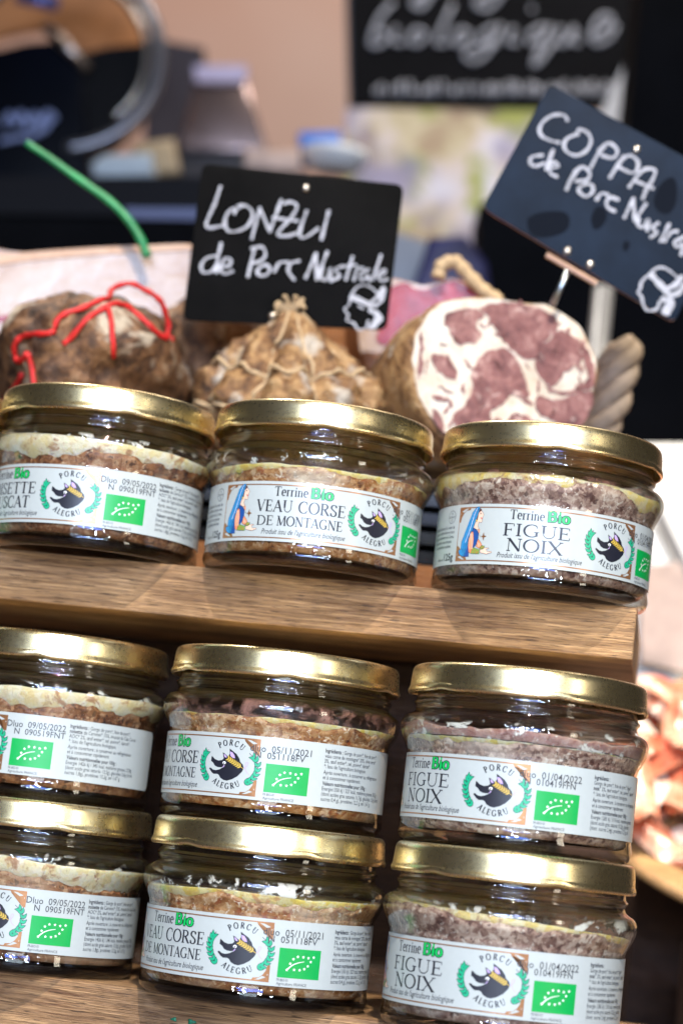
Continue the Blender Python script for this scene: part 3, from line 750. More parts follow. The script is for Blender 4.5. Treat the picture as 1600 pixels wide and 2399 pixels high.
def jar(kind, x, y, z, uc, label, seed, fat, zb, zt, ba=1.0, ta=1.0, smear=None, tilt=(0, 0), fat2=None):
    rz = math.atan2(-x, y) - (uc - 34.0) / RL
    j = empty('terrine_jar', (x, y, z), label, 'jar', 'terrine jars on the wooden display', rz)
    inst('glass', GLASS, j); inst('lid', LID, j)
    lab = inst('label', LABEL, j); lab.rotation_euler = (.006 * math.sin(seed * 2.3), .006 * math.cos(seed * 1.7), 0)
    for nm, me in PRINTS[kind]: inst(nm, me, lab)
    lo = lambda a: 4.5
    mid = tilted(wav(seed, zb, ba), tilt[0], tilt[1] - rz)
    mid0 = tilted(wav(seed, zb, ba * 1.25, .8), tilt[0], tilt[1] - rz)
    hi0 = tilted(wav(seed + 31, zt, ta * .35, .12), tilt[0], tilt[1] - rz)
    hi = lambda a: min(38.3, hi0(a))
    mid = lambda a: min(mid0(a), hi(a) - .06)
    V, F = band(lo, mid, seed, .12); mk('terrine', V, F, MT['t_' + kind], j)
    V, F = band(mid, hi, seed, .10, nz=8); mk('fat_layer', V, F, MT[fat], j)
    if fat2:
        m2 = lambda a: hi(a) + .3
        h2 = wav(seed + 77, fat2[1], fat2[2]); h3 = lambda a: max(h2(a), m2(a) + .05)
        V, F = band(m2, h3, seed + 9, .30, nz=8); mk('jellied_top', V, F, MT[fat2[0]], j)
    if smear:
        V = []; F = []
        for i in range(145):
            a = 2 * math.pi * (i % 144) / 144; b = hi(a)
            for q in range(9):
                zz = b + (smear[1] - b) * q / 8; r = rin(zz) - .05; V.append((r * math.sin(a), -r * math.cos(a), zz))
        for i in range(144):
            for q in range(8): F.append((i * 9 + q, (i + 1) * 9 + q, (i + 1) * 9 + q + 1, i * 9 + q + 1))
        mk('residue', V, F, MT[smear[0]], j)
    return j
ZT, ZM, ZB = 88.2, 5.5, -49.0
HP = math.pi / 2
jar('n', -83.3, 754.5, ZT, 65.0, 'leftmost whole-lidded terrine jar of the top row, pale fat under the glass', 1, 'fat_n', 32.0, 35.8, 1.6, .9, ('smear', 37.5), (1.0, -HP * .8))
jar('v', -8.5, 739.5, ZT, 34.2, 'veal terrine jar in the middle of the top row, showing a blue veiled woman', 2, 'fat_v', 30.6, 32.4, 1.0, .9, ('smear', 38.0), (.2, HP))
jar('f', 68.0, 731.5, ZT, 31.7, 'fig and walnut terrine jar at the right end of the top shelf', 3, 'fat_f', 33.0, 36.0, 1.6, 1.9, ('smear_r', 37.8), (.9, -HP))
jar('n', -157.6, 770.0, ZT, 60.0, 'jar at the far left edge with only a gold lid sliver showing', 4, 'fat_n', 29.2, 33.6)
jar('n', -89.5, 754.9, ZM, 79.4, 'hazelnut terrine jar in the left stack, upper one, rounded end of its label showing', 5, 'fat_n', 32.4, 35.4, 1.5, 1.4, ('smear', 38.0), (.6, HP))
jar('v', -11.8, 723.3, ZM, 70.3, 'veal terrine jar in the middle stack, upper one, flag logo at its centre', 6, 'fat_v', 31.8, 32.8, 1.2, .8, ('smear_r', 37.8), (.3, HP * 1.2))
jar('f', 64.2, 691.3, ZM, 62.3, 'fig and walnut terrine jar in the right stack, upper one, pinkish jelly on top', 7, 'fat_f', 31.4, 31.9, .7, .4, ('smear', 37.4), (.3, -HP), ('fat_m', 35.4, 1.2))
jar('n', -87.7, 746.4, ZB, 66.4, 'hazelnut terrine jar at the bottom of the left stack, thick yellowish fat', 8, 'fat_n', 29.6, 35.6, .9, 1.0, ('smear', 38.0), (1.2, -HP * .9))
jar('v', -10.9, 713.3, ZB, 60.5, 'veal terrine jar at the bottom of the middle stack, yellow fat at its right shoulder', 9, 'fat_v', 32.2, 33.6, 1.3, 1.0, ('smear', 37.6), (.6, HP * .9))
jar('f', 64.3, 683.5, ZB, 58.4, 'fig and walnut terrine jar at the bottom right, cut off by the photo edge', 10, 'fat_f', 33.8, 34.8, 1.2, .8, ('smear', 37.8), (2.4, -HP * .9))

# ------------------------------------------------------------------ wooden display
stand = empty('wooden_display_stand', (0, 760, -66), 'stepped wooden stand of oak planks carrying the jars', 'stand')
def plank(name, x0, x1, yc, slope, depth, z0, z1, m, r=1.0):
    ang = math.atan(slope)
    o = bevel_box(name, (x0, x1, 0, depth, z0, z1), m, None, r, 3)
    bm = bmesh.new(); bm.from_mesh(o.data)
    o.location = Vector((0, yc * MM, H)); o.rotation_euler[2] = ang
    bm.free()
    bpy.context.view_layer.update()
    o.parent = stand; o.matrix_parent_inverse = stand.matrix_world.inverted()
    return o
bpy.context.view_layer.update()
plank('shelf_plank', -330, 99.5, 727, -.16, 104, ZT - 17.2, ZT - .05, MT['wood'], .8)
plank('shelf_plank', -330, 140, 695, -.30, 150, ZB - 17.5, ZB - .05, MT['wood'], .8)
plank('back_panel', -330, 88, 820, -.20, 9, ZB + .3, ZT - 17.6, MT['wood_dark'], .5)

for u, v, r in ((408, 2388, 1.0), (449, 2394, 1.3)):
    n_ = Vector((math.sin(math.atan(.30)), math.cos(math.atan(.30)), 0)); p = on_plane(u, v, Vector((0, 695, 0)), n_)
    VF = lathe([(.001, .22), (.6 * r, .18), (r, .02), (.9 * r, -.1)], 14, fn=lambda a, j, rr, z: (rr * (1 + .3 * math.sin(3 * a + u)), z))
    o = mk('paint_speck', [(p.x + x, p.y - z - .1 - x * .3, p.z + y * .6) for x, y, z in VF[0]], VF[1], simple('green_paint', (.01, .16, .08), .5, var=.2), stand); o.location = Vector((0, 0, H)) - stand.location
# counter
V, F = box(-1400, 1400, -200, 2900, -100, -66.6)
struct(mk('counter_top', V, F, simple('counter_brown', (.13, .10, .095), .4, var=.35, vscale=9), smooth=False)).location = (0, 0, H)

# ------------------------------------------------------------------ cured meats behind the jars
def smat(name, cols, sc, rough=.5, bumpd=.001, extra=None):
    m, nt, o = mat(name); g = G(nt)
    b = g.n('BsdfPrincipled', Roughness=rough)
    v = g.coords(); n1 = g.noise(v, sc, 6, .65, .5); n2 = g.noise(v, sc * 4, 5, .7)
    k = len(cols)
    c = g.ramp(g.math('ADD', g.math('MULTIPLY', n1, .7), g.math('MULTIPLY', n2, .3)), [(.36 + .30 * i / (k - 1), q) for i, q in enumerate(cols)])
    if extra:
        n3 = g.noise(v, extra[1], 4, .6, .4); c = g.mix(g.ramp(n3, [(extra[2], (0, 0, 0)), (extra[2] + .09, (.9, .9, .9))]), c, extra[0])
    g.l(c, b.inputs['Base Color']); g.l(g.bump(g.math('ADD', n1, n2), .7, bumpd), b.inputs['Normal'])
    g.l(b.outputs[0], o.inputs[0]); return m
MT['casing'] = smat('mould_casing', [(.035, .016, .008), (.19, .09, .035), (.40, .235, .10), (.54, .39, .22)], 90, .5, .0022, ((.50, .45, .38), 60, .57))
MT['casing_dark'] = smat('dark_mould_casing', [(.014, .007, .005), (.07, .030, .014), (.21, .10, .042), (.38, .25, .15)], 75, .55, .0020, ((.50, .42, .32), 48, .56))
MT['lean'] = smat('lean_meat', [(.085, .034, .036), (.17, .070, .068), (.25, .115, .108), (.40, .25, .22)], 140, .28, .0003, ((.52, .38, .34), 150, .61))
MT['lean_red'] = smat('ham_lean', [(.17, .010, .020), (.28, .022, .040), (.40, .06, .075)], 60, .22, .0004)
MT['fat_white'] = smat('white_fat', [(.44, .34, .25), (.57, .50, .42), (.64, .60, .54)], 60, .3, .0008, ((.42, .26, .23), 120, .63))
MT['fat_pink'] = smat('rosy_white_fat', [(.34, .22, .16), (.46, .36, .31), (.54, .46, .42)], 24, .25, .0008)
MT['rind'] = smat('ham_rind', [(.26, .10, .045), (.42, .19, .09), (.52, .27, .15)], 40, .45, .0006)
MT['rind_pale'] = smat('pale_rind', [(.36, .20, .12), (.50, .31, .20), (.58, .40, .29)], 40, .4, .0008)
MT['twine'] = simple('jute_twine', (.46, .33, .19), .8, var=.3, vscale=700, bumpd=.0004)
MT['redstring'] = simple('red_string', (.50, .012, .012), .55, var=.25, vscale=500, bumpd=.0003)
MT['slate'] = simple('black_slate', (.0028, .0026, .0026), .6, spec=.04, var=.5, vscale=40)
MT['slate_blue'] = simple('blue_black_slate', (.007, .0135, .027), .55, spec=.08, var=.35, vscale=40)
MT['chalk'] = simple('chalk_marker', (.36, .37, .42), .8, var=.3, vscale=160)
MT['rivet'] = simple('rivet_steel', (.62, .58, .52), .3, metal=1, var=.1)
MT['rail'] = simple('copper_rail', (.46, .29, .21), .4, metal=.6, var=.1)
MT['steel'] = simple('pin_steel', (.50, .56, .60), .3, metal=1, var=.1)
MT['black'] = simple('black_lacquer', (.006, .007, .010), .35, spec=.2, var=.3, vscale=20)
MT['blackmatt'] = simple('black_matt', (.004, .004, .005), .7, spec=.05, var=.3, vscale=20)

def ball(name, c, r, m, parent=None, fn=None, seg=72, rings=48):
    V = []; F = []
    for i in range(rings + 1):
        th = math.pi * i / rings
        for j in range(seg):
            ph = 2 * math.pi * j / seg
            d = Vector((math.sin(th) * math.cos(ph), math.sin(th) * math.sin(ph), math.cos(th)))
            k = fn(d) if fn else 1
            V.append((r[0] * d.x * k, r[1] * d.y * k, r[2] * d.z * k))
    for i in range(rings):
        for j in range(seg):
            k = (j + 1) % seg; F.append((i * seg + j, (i + 1) * seg + j, (i + 1) * seg + k, i * seg + k))
    o = mk(name, V, F, m, parent)
    return o
def children_at(root, o):      # meshes made in camera-origin mm are parented to a thing without moving
    o.parent = root; o.location = Vector((0, 0, H)) - root.location

# black slatted crate that carries the meats
crate = empty('slatted_crate', (0, 830, 95), 'black slatted crate with a wooden front rail behind the top jars', 'crate')
def part(root, name, VF, m, smooth=False, auto=None):
    o = mk(name, VF[0], VF[1], m, root, smooth=smooth, auto=auto); o.location = Vector((0, 0, H)) - root.location; return o
part(crate, 'front_rail', box(-330, 92, 826, 838, 88.4, 109), MT['wood_red'])
for i, z in enumerate((111.5, 119, 126.5, 134)): part(crate, 'slat', box(-330, 92, 840, 846, z, z + 4.6), MT['black'])
part(crate, 'back_board', box(-330, 92, 872, 876, 88.4, 140), MT['blackmatt'])
part(crate, 'top_board', box(-330, 92, 838, 1010, 140.2, 144), MT['wood_dark'])
part(crate, 'side_board', box(84, 92, 848, 1004, 88.6, 140), MT['blackmatt'])
part(crate, 'back_leg', box(-330, -318, 990, 1004, -66, 140), MT['blackmatt']); part(crate, 'back_leg', box(70, 82, 990, 1004, -66, 140), MT['blackmatt'])

# bacon slab
s_ = 1.0204
q = lambda pts, Y: [at(u * 1.0204, v * 1.0204, Y) for u, v in pts]
slab = empty('pork_belly_slab', (-120, 930, 144), 'thick white slab of cured pork belly with a thin red streak', 'bacon')
out = catmull([(-60, 592), (60, 580), (200, 570), (330, 564), (400, 561), (434, 562), (437, 575), (434, 640), (425, 740), (418, 830), (300, 860), (100, 860), (-60, 860)], 4, True)
o = prism('fat', q(out, 915), (-25, 75, 0), [MT['fat_pink'], MT['rind_pale']], slab, bevel=0, side_mat=1); children_at(slab, o)
tp = [(-60, 592), (60, 580), (200, 570), (330, 564), (434, 561), (434, 574), (330, 580), (200, 588), (60, 600), (-60, 615)]
o = prism('skin_edge', [p - Vector((0, .6, 0)) for p in q(catmull(tp, 3, True), 915)], (-1, 8, 0), [MT['rind_pale']], slab); children_at(slab, o)
st1 = [(-60, 738), (0, 726), (60, 716), (130, 703), (190, 694), (250, 692), (300, 695), (300, 702), (250, 700), (190, 703), (130, 714), (60, 728), (0, 741), (-60, 752)]
o = prism('lean_streak', [p - Vector((0, .4, 0)) for p in q(st1, 915)], (0, 1.2, 0), [MT['lean_red']], slab); children_at(slab, o)
st2 = [(-60, 775), (120, 745), (260, 735), (420, 745), (418, 860), (-60, 860)]
o = prism('rind', [p - Vector((0, .5, 0)) for p in q(st2, 915)], (0, 1.4, 0), [MT['casing_dark']], slab); children_at(slab, o)

# sausage end tied with red string
c1 = Vector((-104, 866, 174)); r1 = (38, 60, 33)
def lump1(d):
    p = d * 1.7
    return 1 + .16 * noise.noise(p + Vector((3, 1, 8))) + .07 * noise.noise(p * 3) + .03 * noise.noise(p * 8) - .05 * max(0, math.cos(6 * math.atan2(d.x, d.z))) ** 4
s1 = empty('tied_sausage', (-107, 868, 144), 'dark mouldy dried sausage end tied with red string', 'sausage')
o = ball('casing', c1, r1, MT['casing_dark'], s1, lump1); o.location = wl(c1) - s1.location
Z1 = lambda P: [(u / 3.409, 540 + v / 3.409) for u, v in P]
for P in ([(230, 980), (180, 1030), (110, 1040), (105, 960), (150, 870), (200, 830), (330, 840), (440, 830), (460, 740), (540, 690), (700, 640), (820, 590), (880, 530), (890, 450), (1000, 420), (1120, 430), (1230, 490), (1320, 570), (1350, 680), (1370, 800), (1400, 880), (1450, 880), (1480, 840), (1450, 810)],
          [(500, 900), (620, 800), (750, 690), (850, 650), (950, 620), (1040, 650), (1120, 740), (1200, 830), (1290, 890)],
          [(855, 660), (880, 760), (890, 860), (910, 1010)], [(230, 980), (250, 1100), (300, 1240), (320, 1330)], [(130, 1140), (60, 1280), (10, 1450), (-30, 1600)]):
    pts = []
    for u, v in catmull(Z1(P), 4):
        h_ = on_ball(u, v, c1, r1, 1.0) - c1; d_ = Vector((h_.x / r1[0], h_.y / r1[1], h_.z / r1[2])); over = d_.length; d_.normalize()
        k_ = lump1(d_) * max(1.0, over); pts.append(c1 + Vector((r1[0] * d_.x * k_, r1[1] * d_.y * k_, r1[2] * d_.z * k_)) + d_ * 1.1)
    for _ in range(4): pts = [pts[0]] + [(pts[i - 1] + pts[i] * 2 + pts[i + 1]) / 4 for i in range(1, len(pts) - 1)] + [pts[-1]]
    VF = tube(pts, 1.15, 8, lambda t: 1 + .16 * math.sin(t * 150)); part(s1, 'red_string', VF, MT['redstring'], True)

# lonzu: bunched end in a net of twine
c2 = Vector((-25, 862, 164)); r2 = (38, 44, 31)
pole = Vector((-.05, -.30, .95)).normalized(); ex = pole.cross(Vector((0, 1, 0))).normalized(); ey = pole.cross(ex)
NS = 9
def groove(q): return (q - .25) / NS * 2 * math.pi
def lump2(d):
    a = math.acos(max(-1, min(1, d.dot(pole)))); ph = math.atan2(d.dot(ey), d.dot(ex))
    q_ = ph / (2 * math.pi) * NS + .25
    gr = abs((q_ % 1) - .5)                      # 0 mid-bulge, .5 under the twine
    near = min(1, a / .5)
    k = .97 + .10 * (1 - (2 * gr) ** 2) * near - .10 * math.exp(-((.5 - gr) / .10) ** 2) * near
    k -= .09 * math.exp(-((a - .85) / .07) ** 2) + .08 * math.exp(-((a - 1.42) / .07) ** 2)
    k += .34 * math.exp(-(a / .20) ** 2) + .10 * math.exp(-(a / .5) ** 2)
    k += .09 * noise.noise(d * 3.1) + .055 * noise.noise(d * 8) + .035 * noise.noise(d * 17) + .03 * noise.noise(Vector((math.cos(ph) * 7, math.sin(ph) * 7, a * 1.4)))
    return k
def on_lonzu(a, ph, lift):
    d = pole * math.cos(a) + (ex * math.cos(ph) + ey * math.sin(ph)) * math.sin(a)
    k = lump2(d); return c2 + Vector((r2[0] * d.x * k, r2[1] * d.y * k, r2[2] * d.z * k)) + d * lift
s2 = empty('lonzu_sausage', (-27, 862, 144), 'bunched knotted end of a pale lonzu ham netted in twine', 'sausage')
o = ball('casing', c2, r2, MT['casing'], s2, lump2, 120, 80); o.location = wl(c2) - s2.location
Z2 = lambda P: [(400 + u / 2.703, 340 + v / 2.703) for u, v in P]
for q_ in range(NS):
    pts = [on_lonzu(.08 + t * .1, groove(q_) + .05 * math.sin(t * .8 + q_), .5) for t in range(22)]
    part(s2, 'twine', tube(pts, .85, 7, lambda t: 1 + .2 * math.sin(t * 120)), MT['twine'], True)
for a_ in (.85, 1.42):
    pts = [on_lonzu(a_ + .05 * math.sin(t * .9), t * 2 * math.pi / 90, .7) for t in range(91)]
    part(s2, 'twine', tube(pts, .85, 7, lambda t: 1 + .2 * math.sin(t * 400)), MT['twine'], True)
kn = on_lonzu(.02, 0, -.5)
for k in range(9):
    a = k * .7; e = kn + Vector((6 * math.cos(a), -3 + 3 * math.sin(a), 1.5 + 4 * math.sin(a * 1.7)))
    mid = kn.lerp(e, .5) + Vector((2 * math.sin(k), -1, 2.5)); part(s2, 'twine_end', tube(catmull([tuple(kn), tuple(mid), tuple(e)], 5), .9, 6, lambda t: 1.3 - .6 * t), MT['twine'], True)
ln = [on_lonzu(.05, 5.0, 1.5), on_lonzu(.35, 5.2, 2.0), on_lonzu(.8, 5.35, 1.6), on_lonzu(1.3, 5.25, 1.4), on_lonzu(1.7, 5.3, 1.4)]
part(s2, 'twine_end', tube(catmull([tuple(p) for p in ln], 6), 1.1, 7, lambda t: 1 + .15 * math.sin(t * 60)), MT['twine'], True)

c3 = at(500 * s_, 830 * s_, 925)
s3 = empty('dried_sausage', (c3.x, 925, 144), 'dark brown dried sausage lying in shadow behind the LONZLI slate', 'sausage')
o = ball('casing', c3, (30, 40, 30), MT['casing_dark'], s3, lambda d: 1 + .12 * noise.noise(d * 2 + Vector((9, 2, 2))) + .04 * noise.noise(d * 7)); o.location = wl(c3) - s3.location
part(crate, 'end_post', box(at(722 * s_, 775 * s_, 930).x, at(795 * s_, 775 * s_, 930).x, 930, 944, 144.2, at(750 * s_, 742 * s_, 930).z), MT['wood_red'])
# prosciutto piece behind the coppa
Z3 = lambda P: [(860 + u / 2.376, 580 + v / 2.376) for u, v in P]
ham = empty('ham_piece', (25, 930, 144), 'cut piece of deep red cured ham with white fat and orange rind', 'ham')
oh = catmull([(-60, 190), (60, 175), (140, 165), (260, 190), (320, 205), (400, 185), (480, 165), (570, 190), (640, 250), (720, 290), (700, 600), (500, 800), (160, 800), (60, 720), (-40, 620)], 4, True)
YH = 908
o = prism('rind', [at(u, v, YH) for u, v in Z3(oh)], (-12, 60, 0), [MT['rind'], MT['rind']], ham, bevel=2.5); children_at(ham, o)
fa = catmull([(-50, 205), (60, 185), (140, 180), (260, 200), (320, 212), (400, 195), (480, 178), (600, 240), (690, 300), (600, 500), (300, 600), (160, 600), (0, 580), (-40, 560)], 4, True)
o = prism('fat', [at(u, v, YH - .6) for u, v in Z3(fa)], (0, 1.5, 0), [MT['fat_pink']], ham); children_at(ham, o)
le = catmull([(140, 215), (220, 195), (260, 225), (330, 230), (400, 205), (500, 185), (600, 250), (690, 310), (560, 400), (400, 480), (260, 530), (60, 530), (90, 400), (125, 280)], 4, True)
o = prism('lean', [at(u, v, YH - 1.2) for u, v in Z3(le)], (0, 1.2, 0), [MT['lean_red']], ham); children_at(ham, o)
part(ham, 'cord_loop', tube([at(u, v, YH - 6) for u, v in catmull(Z3([(395, 170), (410, 110), (450, 82), (500, 85), (550, 140), (620, 215), (680, 265), (740, 300)]), 5)], 3.0, 8, lambda t: 1 + .12 * math.sin(t * 50)), MT['twine'], True)

# coppa, cut face to the front
co = empty('coppa', (58, 850, 144), 'large round coppa cut open, white fat marbled with mauve meat', 'coppa')
nrm = Vector((.26, -.955, .13)).normalized(); pc = Vector((59, 836, 193))
oc = catmull([(250, 480), (330, 350), (430, 290), (560, 270), (720, 275), (900, 300), (1010, 310), (1100, 360), (1190, 430), (1250, 540), (1290, 650), (1280, 760), (1240, 870), (1200, 970), (1130, 1060), (1000, 1120), (800, 1140), (600, 1120), (440, 1070), (340, 960), (270, 830), (235, 680), (235, 560)], 5, True)
def face(P, lift): return [on_plane(u, v, pc - nrm * -lift, nrm) for u, v in P]
rim = face(Z3(oc), 0)
cen = sum(rim, Vector()) / len(rim)
# body: rings going back, bulging a little, lumpy
V = []; F = []; nr = len(rim); RG = [(-.0, .94), (-1.0, .985), (-3.0, 1.01), (-8, 1.04), (-16, 1.06), (-28, 1.07), (-44, 1.05), (-62, .98), (-80, .82), (-92, .5), (-96, .05)]
for i, (dp, k) in enumerate(RG):
    for j, p in enumerate(rim):
        kk = k * (1 + (.05 * noise.noise((p + nrm * dp) * .05) + .02 * noise.noise((p + nrm * dp) * .2)) * (1 if i > 2 else .2))
        V.append(tuple(cen + (p - cen) * kk + nrm * dp + Vector((0, 0, 0))))
for i in range(len(RG) - 1):
    for j in range(nr): k = (j + 1) % nr; F.append((i * nr + j, i * nr + k, (i + 1) * nr + k, (i + 1) * nr + j))
o = fix_normals(part(co, 'casing', (V, F), MT['casing'], True))
V = [tuple(cen + (p - cen) * (.962 + .02 * noise.noise(p * .25)) + nrm * .05) for p in rim]; o = mk('cut_fat', V + [tuple(cen + nrm * .6)], [(j, (j + 1) % nr, nr) for j in range(nr)], MT['fat_white'], co); children_at(co, o); fix_normals(o)
random.seed(5)
pats = [[(440, 380), (500, 350), (600, 345), (640, 380), (600, 420), (632, 480), (600, 530), (560, 520), (520, 542), (480, 500), (450, 440)],
 [(640, 340), (700, 318), (780, 310), (880, 322), (950, 340), (1030, 380), (1050, 450), (1000, 500), (960, 560), (930, 615), (860, 600), (800, 560), (740, 480), (700, 420), (680, 380)],
 [(1062, 470), (1150, 500), (1190, 560), (1180, 640), (1100, 690), (1060, 750), (1030, 765), (980, 730), (940, 650), (960, 580), (1010, 520)],
 [(365, 600), (420, 600), (480, 650), (500, 710), (480, 730), (420, 700), (380, 660)],
 [(640, 612), (740, 570), (800, 600), (850, 680), (880, 780), (860, 830), (800, 820), (760, 860), (740, 880), (690, 905), (690, 960), (700, 1010), (640, 1060), (540, 1030), (490, 940), (560, 860), (590, 780), (585, 690), (610, 660)],
 [(960, 830), (1030, 850), (1100, 840), (1220, 800), (1250, 850), (1215, 940), (1170, 990), (1090, 985), (1020, 950), (965, 930), (945, 880)],
 [(780, 970), (830, 920), (900, 950), (950, 975), (930, 1010), (850, 1010)],
 [(1195, 520), (1235, 590), (1265, 680), (1245, 780), (1205, 760), (1235, 690), (1200, 620)],
 [(300, 470), (314, 560), (302, 700), (285, 700), (290, 560)], [(370, 900), (410, 940), (424, 1000), (450, 1040), (400, 1000), (372, 950)], [(1000, 770), (1100, 800), (1180, 770), (1200, 790), (1100, 822), (1020, 800)]]
for _ in range(46):          # small flecks and threads of lean in the fat
    u0_, v0_ = random.uniform(300, 1240), random.uniform(320, 1010)
    if ((u0_ - 765) / 500) ** 2 + ((v0_ - 690) / 400) ** 2 > .92: continue
    L_, W_, an_ = random.uniform(14, 46), random.uniform(4, 11), random.uniform(.4, 2.2)
    pats.append([(u0_ + L_ * math.cos(t_) * math.cos(an_) - W_ * math.sin(t_) * math.sin(an_), v0_ + L_ * math.cos(t_) * math.sin(an_) + W_ * math.sin(t_) * math.cos(an_)) for t_ in (0, 1.05, 2.1, 3.14, 4.2, 5.2)])
for P in pats:
    cu_, cv_ = sum(p[0] for p in P) / len(P), sum(p[1] for p in P) / len(P)
    C2 = catmull([(cu_ + (p[0] - cu_) * 1.05, cv_ + (p[1] - cv_) * 1.05) for p in P], 9, True)
    C2 = [(u + 12 * noise.noise(Vector((u * .030, v * .030, 1))) + 6 * noise.noise(Vector((u * .09, v * .09, 4))), v + 12 * noise.noise(Vector((u * .030, v * .030, 7))) + 6 * noise.noise(Vector((u * .09, v * .09, 9)))) for u, v in C2]
    o = prism('lean_marbling', face(Z3(C2), .75), -nrm * 1.6, [MT['lean']], co, bevel=0); children_at(co, o)

# twisted wicker handle at the right of the coppa
wk = empty('wicker_handle', (103, 905, 144), 'twisted grey brown wicker handle to the right of the coppa', 'basket handle')
path = [at(u, v, 905) for u, v in catmull(Z3([(1210, 1150), (1270, 1040), (1320, 930), (1360, 800), (1390, 680), (1410, 590), (1415, 535)]), 8)]
for s in range(3):
    pts = []
    for i, p in enumerate(path):
        a = i * .21 + s * 2.094; R = 5.2 * (1 - .4 * max(0, (i / len(path) - .75)) * 4)
        pts.append(p + Vector((math.cos(a) * R, math.sin(a) * R, math.cos(a) * 2)))
    part(wk, 'strand', tube(pts, 4.6, 8, lambda t: 1 - .5 * max(0, t - .85) / .15), simple('wicker', (.27, .20, .145), .7, var=.25, vscale=150, bumpd=.0005) if s == 0 else bpy.data.materials['wicker'], True)
part(wk, 'foot', box(96, 112, 898, 912, 144.2, 150), bpy.data.materials['wicker'])

# ------------------------------------------------------------------ price slates
def slate(root_name, label, Y, corners, mtl, rivets, strokes, Zf, cw, pin, rail=None, thick=1.2, blots=()):
    """corners: tl, tr, br, bl in photo pixels, all on the plane y = Y"""
    C = [at(u, v, Y) for u, v in corners]
    ctr = sum(C, Vector()) / 4
    root = empty(root_name, tuple(ctr), label, 'sign', 'handwritten price slates')
    out = []; R = 3.6
    for i in range(4):
        p, a, b = C[i], (C[i - 1] - C[i]).normalized(), (C[(i + 1) % 4] - C[i]).normalized()
        p0, p1 = p + a * R, p + b * R
        for k in range(6):
            t = k / 5; out.append(p0.lerp(p, t).lerp(p.lerp(p1, t), t))
    o = prism('board', out, (0, thick, 0), [mtl, MT['rail']], root, bevel=.25, side_mat=1); children_at(root, o)
    for k, P in enumerate(strokes):
        w = cw
        if isinstance(P, tuple): P, w = P
        pr = Print(); pts = [at(u, v, Y) for u, v in catmull(Zf(P), 4)]
        cnt = [random.uniform(0, 6)]
        def wob(d, w=w, cnt=cnt): cnt[0] += .55; return w * (.86 + .16 * math.sin(cnt[0]) + .10 * math.sin(cnt[0] * 2.7) - .12 * abs(d.x))
        pr.stroke([(p.x, p.z) for p in pts], w, MT['chalk'], 0, wf=wob)
        # round ends
        for e in (pts[0], pts[-1]): pr.poly([(e.x + w / 2 * math.cos(t * .7854), e.z + w / 2 * math.sin(t * .7854)) for t in range(8)], MT['chalk'], .004)
        o = mk('chalk_stroke', [(x, Y - .10 - .012 * k - l, z) for x, z, l in pr.V], pr.F, pr.mats, root, fmat=pr.M, smooth=False); children_at(root, o)
    for P in blots:
        pts = [at(u, v, Y) for u, v in catmull(Zf(P), 4, True)]
        o = mk('wet_mark', [(p.x, Y - .05, p.z) for p in pts], [tuple(range(len(pts)))], simple('wet_slate', (.003, .005, .010), .6, spec=.04) if 'wet_slate' not in bpy.data.materials else bpy.data.materials['wet_slate'], root, smooth=False); children_at(root, o)
    for u, v in Zf(rivets):
        p = at(u, v, Y); VF = lathe([(.001, -.9), (.8, -.8), (1.5, -.35), (1.7, .2)], 18)
        VF = ([(x + p.x, z + Y - .2, p.z + y) for x, y, z in VF[0]], VF[1]); part(root, 'rivet', VF, MT['rivet'], True)
    if rail:
        a, b = [at(u, v, Y) for u, v in Zf(rail)]; part(root, 'bracket', tube([a - Vector((0, 1, 0)), b - Vector((0, 1, 0))], 1.1, 6), MT['rail'])
    if pin:
        a, b = [at(u, v, yy) for (u, v), yy in zip(Zf(pin[0]), pin[1])]; part(root, 'pin', tube([a, b], 1.25, 8), MT['steel'], True)
    return root
s_ = 1.0204
